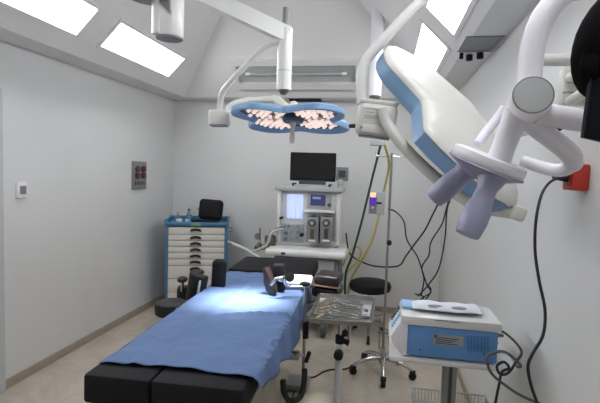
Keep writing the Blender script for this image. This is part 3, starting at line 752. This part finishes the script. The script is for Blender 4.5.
for k in range(13):
    place(f0, .38+.035*(k % 5), .12+.062*k, -8+random.uniform(-9, 9), 'steel scissor-handled forceps lying across the middle of the tray', 'steel forceps in the tray', 'forceps', .011+.003*(k % 3))
for k in range(5):
    place(fg, .20+.01*k, .18+.15*k, 60+random.uniform(-18, 18), 'gold-ringed forceps at the left end of the tray', 'gold-ringed forceps in the tray', 'forceps', .018+.002*(k % 2))
for k in range(6):
    place(s0_, .66+.02*(k % 2), .16+.13*k, random.uniform(-14, 14), 'flat steel scalpel handle in the right half of the tray', 'scalpel handles in the tray', 'scalpel handle', .018)
for k in range(7):
    place(r0_, .52+.03*(k % 3), .14+.11*k, 170+random.uniform(-14, 14), 'slim steel retractor rod lying among the forceps in the tray', 'retractors in the tray', 'retractor', .023)
c = tray_uv(.90, .5, .008)
t = thing('clear_packet', 'clear packet with blue mark at the right end of the instrument tray', 'packet', c-Vector((0, 0, .004)))
part('wrapper', G().box(c+Vector((0, 0, .004)), (.055, .24, .008), rot=(0, 0, radians(-3)), bevel=.003), 'lgrey', t)
part('print', G().box(c+Vector((0, -.02, .009)), (.02, .05, .001)), 'ink', t, 'blue print')

# ================================================================== electrosurgical unit on white cart
ez = .85
el, er, ey0, ey1 = atz(389.5, 358, ez).x, at(519, 362, 2.01).x, 2.01, 2.50
t = thing('device_cart', 'white equipment cart on a single grey column beside the right wall', 'cart', ((el+er)/2, 2.25, 0))
part('top_shelf', G().b2((el, ey0, ez-.025), (er, ey1, ez), .010), 'white', t)
colx = atz(448, 380, .7).x
colx = at(449, 385, 2.22).x
part('column', G().b2((colx-.03, 2.19, .10), (colx+.03, 2.27, ez-.025), .008), 'alu', t)
part('column_groove', G().b2((colx-.008, 2.186, .12), (colx+.008, 2.192, ez-.03)), 'dgrey', t)
part('lower_shelf', G().b2((el+.14, ey0+.16, .43), (er-.02, ey1-.04, .455), .006), 'lgrey', t)
g = G()
lx0, lx1, ly0, ly1 = el+.14, er-.02, ey0+.16, ey1-.04
for q0, q1 in (((lx0, ly0), (lx1, ly0)), ((lx0, ly0), (lx0, ly1)), ((lx1, ly0), (lx1, ly1)), ((lx0, ly1), (lx1, ly1))):
    g.tube([(*q0, .51), (*q1, .51)], .004, seg=8, smooth=0)
    n = 22
    for i in range(n+1):
        x = q0[0]+(q1[0]-q0[0])*i/n; y = q0[1]+(q1[1]-q0[1])*i/n; g.tube([(x, y, .455), (x, y, .51)], .0018, seg=6, smooth=0)
part('wire_basket', g, 'lgrey', t)
part('base_bar', G().b2((el+.05, 2.02, .06), (er-.02, 2.08, .10), .01).b2((el+.05, 2.40, .06), (er-.02, 2.46, .10), .01).b2((colx-.04, 2.02, .06), (colx+.04, 2.46, .10), .01), 'alu', t)
for sx in (el+.08, er-.06):
    for sy in (2.05, 2.43): part('castor', G().cyl((sx-.015, sy, .032), (sx+.015, sy, .032), .032), 'rubber', t)
# unit
by0, by1 = 2.02, 2.26
bx0, bx1 = at(407, 340, by0).x, at(498, 345, by0).x
hz = at(407, 324.5, by0).z
t = thing('electrosurgical_unit', 'blue and white electrosurgical generator on the white cart by the right wall', 'medical device', ((bx0+bx1)/2-.03, (by0+by1)/2, ez))
part('case', G().b2((bx0, by0, ez+.008), (bx1, by1, hz), .006), 'eblue', t, 'blue case')
part('lid', G().b2((bx0-.03, by0-.008, hz), (bx1+.012, by1, hz+.040), .008), 'white', t)
fx = bx0-.072
g = G(); prof = [(bx0+.002, ez+.008), (bx0-.02, ez+.008), (fx+.015, ez+.05), (fx+.0, ez+.085), (bx0-.022, hz+.028), (bx0-.012, hz+.038), (bx0+.002, hz+.038)]
g.prism([(x, by0-.004, z_) for x, z_ in prof], (0, by1-by0+.004, 0), bevel=.006)
part('front_fascia', g, 'pwhite', t)
for k in range(5):
    v = .25+.15*k; x = fx*(1-v)+(bx0-.022)*v-.002; z_ = ez+.085+(hz+.028-ez-.085)*v
    part('button', G().box((x, by0+.10, z_), (.008, .05, .012), rot=(0, radians(30), 0), bevel=.002), 'pblue', t)
    part('button', G().box((x, by0+.20, z_), (.008, .05, .012), rot=(0, radians(30), 0), bevel=.002), 'dgrey', t)
px = lambda x, y: at(x, y, by0)
a, b = px(433, 334), px(463, 347)
lb = part('rating_label', G().b2((a.x, by0-.002, b.z), (b.x, by0+.001, a.z)), 'label', t, 'grey rating label')
g = G()
for i in range(4):
    z_ = a.z-(a.z-b.z)*(.3+.18*i); g.b2((a.x+.012, by0-.0032, z_-.0015), (b.x-.02-.012*((i*7) % 3), by0-.002, z_+.0015))
g.b2((a.x+.005, by0-.0032, a.z-.012), (a.x+.016, by0-.002, a.z-.003))
part('label_text', g, 'ink', lb)
g = G()
for i in range(7):
    for j in range(9):
        a = px(468+3.3*i, 337+1.7*j); g.box(a, (.007, .003, .003))
part('vent_slots', g, mat('vent_blue', (52, 96, 150), .5), t, 'darker blue vents')
g = G()
for q_ in ((420, 350), (484, 354)): a = px(*q_); g.cyl(a+Vector((0, -.002, 0)), a, .004, seg=12)
part('screws', g, 'dgrey', t)
a, b = at(435, 319.8, by0-.008), at(459, 322.4, by0-.008)
part('brand_strip', G().b2((a.x, by0-.010, b.z), (a.x+(b.x-a.x)*.55, by0-.006, a.z)).b2((a.x+(b.x-a.x)*.6, by0-.010, b.z), (b.x, by0-.006, a.z-.004)), 'ink', t, 'dark blue lettering strip')
for xx in (bx0+.04, bx1-.04):
    for yy in (by0+.04, by1-.04): part('foot', G().cyl((xx, yy, ez), (xx, yy, ez+.01), .012), 'rubber', t)
zl = hz+.040
# things lying on the unit
c0, c1 = atz(411, 302, zl+.03), atz(486, 306, zl+.02)
solo('blue_folder', G().box(((bx0+bx1)/2-.035, 2.175, zl+.008), (.355, .12, .014), rot=(0, 0, radians(1)), bevel=.006), 'pblue', 'pale blue wrapped pack lying under the paper package on the device', 'pack')
t = thing('paper_package', 'white paper instrument package with dark markings on top of the blue device', 'package', ((bx0+bx1)/2-.02, 2.14, zl+.02))
g = G()
n = 14; tp, bt = [], []
x_l, x_r = at(412, 306, 2.12).x, at(481, 310, 2.12).x
gy0, gy1 = 2.07, 2.19
NX, NY = 26, 10; gr = []
for j in range(NY+1):
    row = []
    for i in range(NX+1):
        u, v = i/NX, j/NY
        z_ = zl+.019+.020*(sin(pi*v)**.6 if v*(1-v) > 0 else 0)*(min(1, u*(1-u)*14))+.003*sin(17*u+5*v)
        row.append(g.bm.verts.new((x_l+(x_r-x_l)*u, gy0+(gy1-gy0)*v+.004*sin(9*u), z_)))
    gr.append(row)
for j in range(NY):
    for i in range(NX): g.bm.faces.new((gr[j][i], gr[j][i+1], gr[j+1][i+1], gr[j+1][i]))
lo = [[g.bm.verts.new((v.co.x, v.co.y, zl+.0165)) for v in row] for row in gr]
for j in range(NY):
    for i in range(NX): g.bm.faces.new((lo[j][i], lo[j+1][i], lo[j+1][i+1], lo[j][i+1]))
def side(a, b):
    for k in range(len(a)-1): g.bm.faces.new((a[k], a[k+1], b[k+1], b[k]))
side(gr[0], lo[0]); side(gr[-1], lo[-1]); side([r[0] for r in gr], [r[0] for r in lo]); side([r[-1] for r in gr], [r[-1] for r in lo])
part('wrapper', g, 'paper', t)
for xc_ in (x_l+.10, x_l+.20):
    part('marking', G().ball((xc_, gy0+.018, zl+.033), .01, sc=(3.4, .8, .4), rot=(radians(35), 0, 0)), mat('marking_grey', (158, 162, 180), .6), t, 'dark oval marking')
# cables of the unit
z_ = ez+.07
solo('device_cable', G().tube([(bx1-.002, 2.10, ez+.11), (bx1+.05, 2.15, ez+.09), (er-.03, 2.3, ez+.02), (er+.03, 2.22, ez-.06), (er+.035, 2.1, ez-.02), at(505, 352, 1.94), at(489, 355, 1.92), at(487, 362, 1.92), at(492, 374, 1.92), at(505, 385, 1.93), at(520, 395, 1.95), at(540, 404, 2.0), at(552, 410, 2.02)], .006, seg=8), 'gcable', 'grey cable looping from the back of the blue device over the cart edge', 'cable')
solo('looped_cable', G().tube([(bx1-.0, 2.24, ez+.10), at(505, 333, 2.3), at(521, 350, 2.02), at(516, 362, 1.93), at(508, 373, 1.92), at(500, 374, 1.92), at(497, 366, 1.92), at(504, 362, 1.92), at(509, 368, 1.92), at(502, 372, 1.93), at(499, 385, 1.93), at(495, 405, 1.94), at(494, 415, 1.95)], .0055, seg=8), 'cable', 'dark cable tied in a small loop at the right front corner of the cart', 'cable')

# power cable from the red socket
s0 = sock
pl = atx(562, 177.5, XR-.075)
pc = [Vector((XR-.06, s0.y, s0.z)), at(567, 178, s0.y-.03), at(556, 179, s0.y-.06), at(548, 184, s0.y-.1), at(541, 196, s0.y-.15), at(536, 220, s0.y-.2), at(535, 250, s0.y-.22), at(539, 280, s0.y-.25), at(545, 310, s0.y-.28), at(543, 335, s0.y-.3), at(533, 353, s0.y-.32), at(528, 366, s0.y-.33), at(531, 385, s0.y-.33), at(537, 403, s0.y-.33), at(541, 420, s0.y-.33)]
t = thing('power_cable', 'thick black power cable hanging down the right wall from the red socket', 'cable', pc[-1])
part('cord', G().tube(pc, .0046, seg=10), 'cable', t)
part('plug', G().cyl(Vector((XR-.053, s0.y, s0.z)), Vector((XR-.10, s0.y-.01, s0.z+.002)), .018, .011), 'rubber', t)

# ================================================================== surgical lamp heads and arms
def head_frame(c, down, x):
    dz = Vector(down).normalized(); ax = Vector(x); ax = (ax-dz*ax.dot(dz)).normalized(); ay = dz.cross(ax)
    return lambda u, v, h: Vector(c)+ax*u+ay*v-dz*h, dz      # h above the face, against the beam
# ---- first lamp: lit
Lc = at(293, 122.5, 2.8)
F, dz = head_frame(Lc, (0.0, -.115, -.99), (1, 0, -.02))
def rad(q): return .40*(.855+.19*cos(4*(q-pi/4))-.03*cos(8*(q-pi/4)))
t = thing('surgical_lamp', 'lit flower-shaped surgical lamp with blue petals hanging over the operating table', 'surgical lamp', Lc+Vector((0, 0, -.02)))
N = 96
def rings(prof, m, name, lab=None, parent=None):
    g = G(); vr = []
    for k, h, in prof:
        if k == 0: vr.append([g.bm.verts.new(F(0, 0, h))])
        else: vr.append([g.bm.verts.new(F(k*rad(2*pi*i/N)*cos(2*pi*i/N), k*rad(2*pi*i/N)*sin(2*pi*i/N), h)) for i in range(N)])
    for a, b in zip(vr, vr[1:]):
        for i in range(N):
            j = (i+1) % N
            if len(a) == 1: g.bm.faces.new((a[0], b[i], b[j]))
            elif len(b) == 1: g.bm.faces.new((a[i], b[0], a[j]))
            else: g.bm.faces.new((a[i], b[i], b[j], a[j]))
    return part(name, g, m, parent or t, lab)
rings([(.86, .024), (.93, .004), (.98, -.004), (1.0, .004), (1.0, .030), (.96, .040)], 'lblue', 'petal_rim', 'blue rim')
rings([(.96, .040), (.7, .056), (.3, .066), (0, .066)], 'cream', 'back_shell')
rings([(.86, .024), (.5, .038), (0, .042)], 'plate', 'lens_plate', 'dusky lens plate')
for k in range(4):
    q0 = pi/4+k*pi/2; g = G(); n = 0
    for i in range(-4, 5):
        for j in range(-4, 5):
            x = (i+.5*(j % 2))*.044; y = j*.038
            if x*x+y*y > .135**2: continue
            u = .225*cos(q0)+x; v = .225*sin(q0)+y
            rr_ = sqrt(u*u+v*v)
            if random.random() < .12: continue
            if rr_ > .82*rad(atan2(v, u)) or rr_ < .085: continue
            g.ball(F(u+random.uniform(-.005, .005), v+random.uniform(-.004, .004), .024), .0128, seg=10)
    part('led_cluster', g, 'led', t, 'glowing pinkish LED lenses')
part('hub', G().lathe([(0, 0), (.06, 0), (.07, .02), (.05, .05), (0, .05)], F(0, 0, 0), -dz), mat('hub_blue', (70, 84, 110), .4), t, 'dark blue centre hub')
part('sterile_handle', G().lathe([(0, 0), (.010, 0), (.016, .02), (.013, .10), (.02, .13), (0, .13)], F(0, 0, -.13), -dz), 'cream', t)
jt = at(287, 108, 2.86)
part('joint', G().cyl(F(.0, -.0, .06), F(0, -.0, .10), .05).ball(F(0, 0, .105), .03), 'cream', t)
arm2 = [at(229, 116, 2.72), at(229, 108, 2.74), at(235, 103, 2.78), at(246, 100, 2.84), at(262, 99, 2.90), at(275, 98.5, 2.92)]
part('yoke_arm', G().tube(arm2, [.014, .016, .017, .017, .017, .018]), 'cream', t)
part('yoke_joint', G().tube([at(273, 98, 2.92), at(279, 101, 2.90), at(287, 108, 2.87), F(0, 0, .08)], [.02, .027, .026, .03]), 'cream', t)
yb = at(219.5, 118, 2.68)
part('yoke_box', G().box(yb, (.12, .10, .090), rot=(0, radians(-2), radians(8)), bevel=.014, seg=3), 'cream', t)
part('box_underside', G().box(yb+Vector((0, -.005, -.046)), (.10, .08, .012), rot=(0, radians(-2), radians(8)), bevel=.004), 'grey', t)
tx = at(284.5, 60, 2.6); 
part('curved_arm', G().tube([at(280, 41, 2.58), at(272, 43, 2.58), at(263, 48, 2.58), at(249, 62, 2.6), at(231, 81, 2.63), at(222, 94, 2.66), at(219.5, 111, 2.68)], .018), 'cream', t)
part('vertical_tube', G().cyl((tx.x, 2.6, at(284, 90, 2.6).z), (tx.x, 2.6, at(284, 29, 2.6).z), .042), 'white', t)
zr = at(284, 71, 2.6).z
part('tube_ring', G().cyl((tx.x, 2.6, zr-.004), (tx.x, 2.6, zr), .0445), 'lgrey', t)
zb = at(283, 90, 2.6).z
part('end_cap', G().lathe([(0, -.028), (.016, -.026), (.026, -.012), (.029, 0), (0, .002)], (tx.x, 2.6, zb)), 'dgrey', t, 'dark end cap')
part('pivot_shaft', G().cyl((tx.x, 2.6, at(284, 29, 2.6).z), (tx.x, 2.6, at(284, 8, 2.6).z), .019), 'grey', t)
b1 = at(289, 36, 2.6); b0 = at(214, 1, 2.45); dv = (b1-b0); b00 = b0-dv*.9
bm_ = G(); d = dv.normalized(); sd = d.cross(Vector((0, 0, 1))).normalized(); upv = sd.cross(d)
pr = [(-.032, -.043), (.032, -.043), (.032, .043), (-.032, .043)]
bm_.prism([b00+sd*x+upv*y for x, y in pr], (b1-b00), bevel=.008)
part('spring_arm', bm_, 'white', t)
part('ceiling_mount', G().cyl(b00+Vector((0, 0, -.08)), Vector((b00.x, b00.y, 3.5)), .06), 'white', t)

# ---- left pendant joint at the top edge
c = at(169.5, 38, 2.0)
t = thing('ceiling_pendant', 'white cylindrical pendant joint hanging at the top left beside the light panel', 'ceiling pendant', (c.x, 2.0, c.z))
part('cylinder', G().cyl((c.x+.0, 2.0, c.z), (c.x+.0, 2.0, c.z+.19), .064, round_=.003), 'white', t)
part('cylinder', G().cyl((c.x-.035, 1.955, c.z+.005), (c.x-.035, 1.955, c.z+.19), .026), 'white', t)
part('bottom_disc', G().cyl((c.x, 2.0, c.z-.006), (c.x, 2.0, c.z), .060), 'grey', t, 'grey bottom disc')
part('bracket', G().prism([(c.x-.02, 1.93, c.z+.16), (c.x+.03, 1.93, c.z+.16), (c.x+.035, 1.93, c.z+.09), (c.x+.0, 1.93, c.z+.12)], (0, .05, 0)), 'grey', t)
part('arm_plate', G().cyl((c.x-.06, 1.93, c.z+.155), (c.x-.06, 1.93, c.z+.17), .10), 'grey', t, 'grey disc plate')
part('riser', G().cyl((c.x, 2.0, c.z+.19), (c.x, 2.0, 3.5), .055), 'white', t)

# ---- second lamp: big one seen from behind
nn = Vector((-.55, .50, -.60)).normalized(); Cp = at(450, 130, 1.75)
def pp(x, y): d_ = ray(x, y); return O+d_*((Cp-O).dot(nn)/d_.dot(nn))
out = [(384, 56), (384.5, 50), (388, 46), (395, 46.5), (410, 54.5), (430, 69), (450, 86), (470, 104), (487, 126), (502, 150), (513, 175), (518, 195), (516, 206), (508, 206), (496, 199), (480, 186), (460, 167), (440, 148), (425, 132), (423.5, 128), (421.5, 104), (419.5, 100), (405, 84), (392, 70), (386, 62)]
t = thing('surgical_lamp', 'large surgical lamp turned away, white back and blue rim, right of centre', 'surgical lamp', pp(450, 150))
ctr = sum((pp(*q) for q in out), Vector())/len(out)
P0 = [pp(*q) for q in out]
g = G()
def loop(k, h): return [g.bm.verts.new(ctr+(p_-ctr)*k+nn*h) for p_ in P0]
L_ = [loop(1.0, 0), loop(.985, -.006), loop(.90, -.018), loop(.6, -.03), loop(.25, -.034)]
for a, b in zip(L_, L_[1:]):
    for i in range(len(a)): j = (i+1) % len(a); g.bm.faces.new((a[i], a[j], b[j], b[i]))
g.bm.faces.new(L_[-1]); g.bm.faces.new([g.bm.verts.new(v.co+nn*.006) for v in L_[0]])
part('back_shell', g, 'cream', t, 'white back shell')
g = G(); A1, B1, C1 = loop(.985, .0), loop(1.0, .028), loop(.985, .058)
D1 = loop(.93, .064)
for a, b in ((A1, B1), (B1, C1), (C1, D1)):
    for i in range(len(a)): j = (i+1) % len(a); g.bm.faces.new((a[i], a[j], b[j], b[i]))
part('rim', g, 'lblue', t, 'blue rim')
g = G(); g.bm.faces.new(loop(.94, .061)); part('lens_plate', g, 'plate', t)
# its yoke tube
yt = [at(383, 108, 1.80), at(386, 121, 1.80), at(394, 134, 1.79), at(407, 150, 1.78), at(425, 168, 1.76), at(447, 187, 1.75), at(468, 201, 1.72), at(484, 208, 1.70), at(500, 211, 1.68), at(516, 213, 1.68)]
yt = [p_ + Vector((0, 0, 0)) for p_ in yt]
part('yoke_tube', G().tube(yt, .0215, seg=18), 'cream', t)
e = at(517, 213, 1.68); part('yoke_end', G().box(e, (.045, .07, .05), rot=(0, radians(20), 0), bevel=.01), 'cream', t)
part('yoke_pivot', G().cyl(at(503, 190, 1.72), e+Vector((-.02, 0, .005)), .018), 'cream', t)
# yoke box with printed label
bc = at(376, 120, 1.88)
RB = Euler((radians(6), radians(6), radians(4))).to_matrix()
part('yoke_box', G().box(bc, (.155, .13, .135), rot=RB, bevel=.028, seg=4), 'cream', t)
part('box_top', G().box(bc+RB @ Vector((.0, 0, .068)), (.15, .12, .02), rot=RB, bevel=.008), 'cream', t)
g = G()
for i, (u, v, ww) in enumerate(((-.025, .040, .05), (-.030, .026, .035), (-.020, .012, .06), (-.024, .004, .05))):
    g.box(bc+RB @ Vector((u, -.0655, v)), (ww, .001, .005), rot=RB)
part('printed_text', g, 'lgrey', t, 'faint grey printed lines')
part('box_recess', G().box(bc+RB @ Vector((0, -.064, -.035)), (.10, .006, .03), rot=RB, bevel=.002), 'white', t)
g = G()
for u in (-.055, .055): g.cyl(bc+RB @ Vector((u, -.068, -.035)), bc+RB @ Vector((u, -.062, -.035)), .005, seg=10)
part('screws', g, 'grey', t)
part('box_underside', G().box(bc+RB @ Vector((0, 0, -.068)), (.12, .11, .01), rot=RB), 'grey', t)
part('side_button', G().cyl(at(350, 126, 1.90), at(356, 126, 1.88), .008), 'rubber', t)
st = [at(362, 104, 1.88), at(361, 92, 1.88), at(361.5, 75, 1.88), at(365, 62, 1.88), at(374, 50, 1.88), at(392, 31, 1.88), at(412, 10, 1.88), at(424, -2, 1.88), at(440, -20, 1.86)]
part('slanted_arm', G().tube(st, .0215, seg=18), 'white', t)
h_ = st[-1]
part('ceiling_mount', G().tube([h_, h_+Vector((.02, 0, .10)), Vector((h_.x+.02, h_.y, 2.72))], .03), 'white', t)

# ---- foreground arm with lavender grips
Yj = 1.15
jc = at(533, 95, Yj)
t = thing('camera_arm_joint', 'thick white jointed ceiling arm with round disc and lavender grips in the right foreground', 'ceiling arm', at(470, 235, 1.2))
ax_ = (at(533, 95, Yj)-at(519, 121, 1.34)).normalized()
back = jc-ax_*.20
rj = 19/458.97*Yj*.98
part('joint_barrel', G().lathe([(0, 0), (rj*.9, 0), (rj, .012), (rj, .19), (rj*.985, .197), (rj*.94, .2), (0, .2)], back, ax_, seg=48), 'pwhite', t)
part('disc_cover', G().lathe([(0, 0), (rj*.90, 0), (rj*.88, .003), (0, .004)], jc, ax_, seg=48), 'lgrey', t, 'light grey round cover')
part('disc_ring', G().torus(jc+ax_*.001, rj*.92, .0018, ax_, seg=48), 'grey', t)
r1 = .033
part('upper_tube', G().tube([at(527, 96, Yj+.10), at(530, 76, Yj+.10), at(531.5, 55, Yj+.10), at(536, 34, Yj+.10), at(545, 15, Yj+.10), at(559, -1, Yj+.1), at(580, -12, Yj+.1), at(640, -16, Yj+.1)], .0285, seg=24), 'pwhite', t)
u_ = at(636, -14, Yj+.1)
part('ceiling_mount', G().cyl(u_+Vector((-.03, 0, 0)), Vector((u_.x-.03, u_.y, 2.5)), .03), 'pwhite', t)
part('fork_tube', G().tube([at(505, 108, 1.36), at(497, 119, 1.36), at(487, 131, 1.35), at(478, 144, 1.33)], .013, seg=18), 'pwhite', t)
part('neck', G().tube([at(517, 112, 1.22), at(511, 128, 1.22), at(504, 146, 1.23), at(498, 162, 1.24)], [.032, .029, .028, .030], seg=24, smooth=4), 'pwhite', t)
part('cross_tube', G().tube([at(537, 113, 1.20), at(560, 117, 1.2), at(585, 121, 1.2), at(625, 126, 1.18)], .027, seg=20), 'pwhite', t)
part('elbow_tube', G().tube([at(526, 119, 1.22), at(540, 130, 1.23), at(556, 142, 1.24), at(567, 151, 1.25), at(572, 157, 1.26), at(573, 163, 1.28)], [.024, .025, .025, .025, .0245, .023], seg=20).ball(at(573, 163, 1.28), .0235), 'pwhite', t)
part('return_tube', G().tube([at(572, 165, 1.30), at(563, 170, 1.36), at(548, 169, 1.42), at(522, 161, 1.46)], [.019, .018, .018, .017], seg=18), 'pwhite', t)
part('rear_tube', G().tube([at(540, 60, 1.5), at(560, 60, 1.5), at(585, 60, 1.5)], .018, seg=16), 'cream', t)
# flange: thick disc, axis along the neck
fa = Vector(at(494, 170, 1.26)-at(511, 128, 1.20)).normalized()
fc = at(489, 160, 1.26)
tilt = (Vector((-.345, .14, -.93))).normalized()
part('flange', G().lathe([(0, -.012), (.08, -.012), (.094, -.008), (.096, .0), (.096, .016), (.093, .02), (0, .02)], fc, tilt, seg=56), 'pwhite', t)
part('grip_base', G().lathe([(.098, .018), (.10, .021), (.085, .028), (.05, .045), (.03, .055), (0, .058)], fc, tilt, seg=56), 'lav', t, 'lavender cone under the flange')
def grip(p0, p1, w0, w1, w2, Yoff, sy=.72):
    g = G(); d_ = p1-p0; L = d_.length
    g.lathe([(0, 0), (w0, 0), (w0*.82, L*.12), (w1, L*.30), (w1*1.1, L*.48), (w2, L*.62), (w2*1.03, L*.78), (w2*.92, L*.97), (w2*.86, L), (0, L)], p0, d_, seg=32, sx=1, xdir=(1, -.4, 0))
    return g
gA0, gA1 = at(474, 164, 1.30), at(434, 199, 1.34)
gB0, gB1 = at(495, 171, 1.22), at(467, 235, 1.18)
part('grip', grip(gA0, gA1, .040, .028, .031, 0), 'lav', t, 'lavender grip pointing left')
part('grip', grip(gB0, gB1, .042, .024, .033, 0), 'lav', t, 'lavender grip pointing down')
part('cable_stub', G().tube([at(541, 129, 1.27), at(548, 131, 1.27), at(556, 131, 1.27), at(561, 128, 1.26)], .005), 'rubber', t)
# bracket box on the right wall with two grips
t = thing('wall_bracket', 'light grey bracket block with two short tubes high on the right wall', 'bracket', at(570, 105, 1.7))
a, b = at(560, 70, 1.78), at(581, 106, 1.78)
part('block', G().b2((a.x, 1.74, b.z), (XR, 1.80, a.z), .01), 'cream', t)
part('split_line', G().b2((a.x-.001, 1.739, (a.z+b.z)/2-.024), (XR, 1.741, (a.z+b.z)/2-.02)), 'grey', t)
part('tube', G().tube([at(570, 78, 1.74), at(578, 74, 1.66), at(588, 69, 1.58)], .017), 'cream', t)
part('tube', G().tube([at(570, 101, 1.74), at(580, 95, 1.66), at(592, 86, 1.58)], .017), 'cream', t)

# black covered object at the right edge
t = thing('black_covered_monitor', 'black covered device cut off by the right edge at the top', 'covered device', at(605, 140, 1.0))
c = at(617, 42, 1.0)
part('cover', G().ball(c, .078, sc=(.95, .8, 1.5), rot=(0, radians(16), 0), seg=28), 'black_cloth', t)
g = G()
for k in range(7):
    x0_ = 581+2.2*k; g.tube([at(x0_+3, 56, .96), at(x0_+1, 70, .95), at(x0_+3+random.uniform(-1, 3), 82-k*.4, .95)], [.007, .005, .001], seg=6)
part('fringe', g, 'black_cloth', t)
g = G(); ol = [(592, 78), (620, 76), (628, 147), (603, 141), (584, 137)]
g.prism([at(x, y, .96) for x, y in ol], (0, .02, 0), bevel=.003)
part('lower_panel', g, mat('navy_black', (20, 22, 30), .7, spec=.2), t, 'dark navy panel')
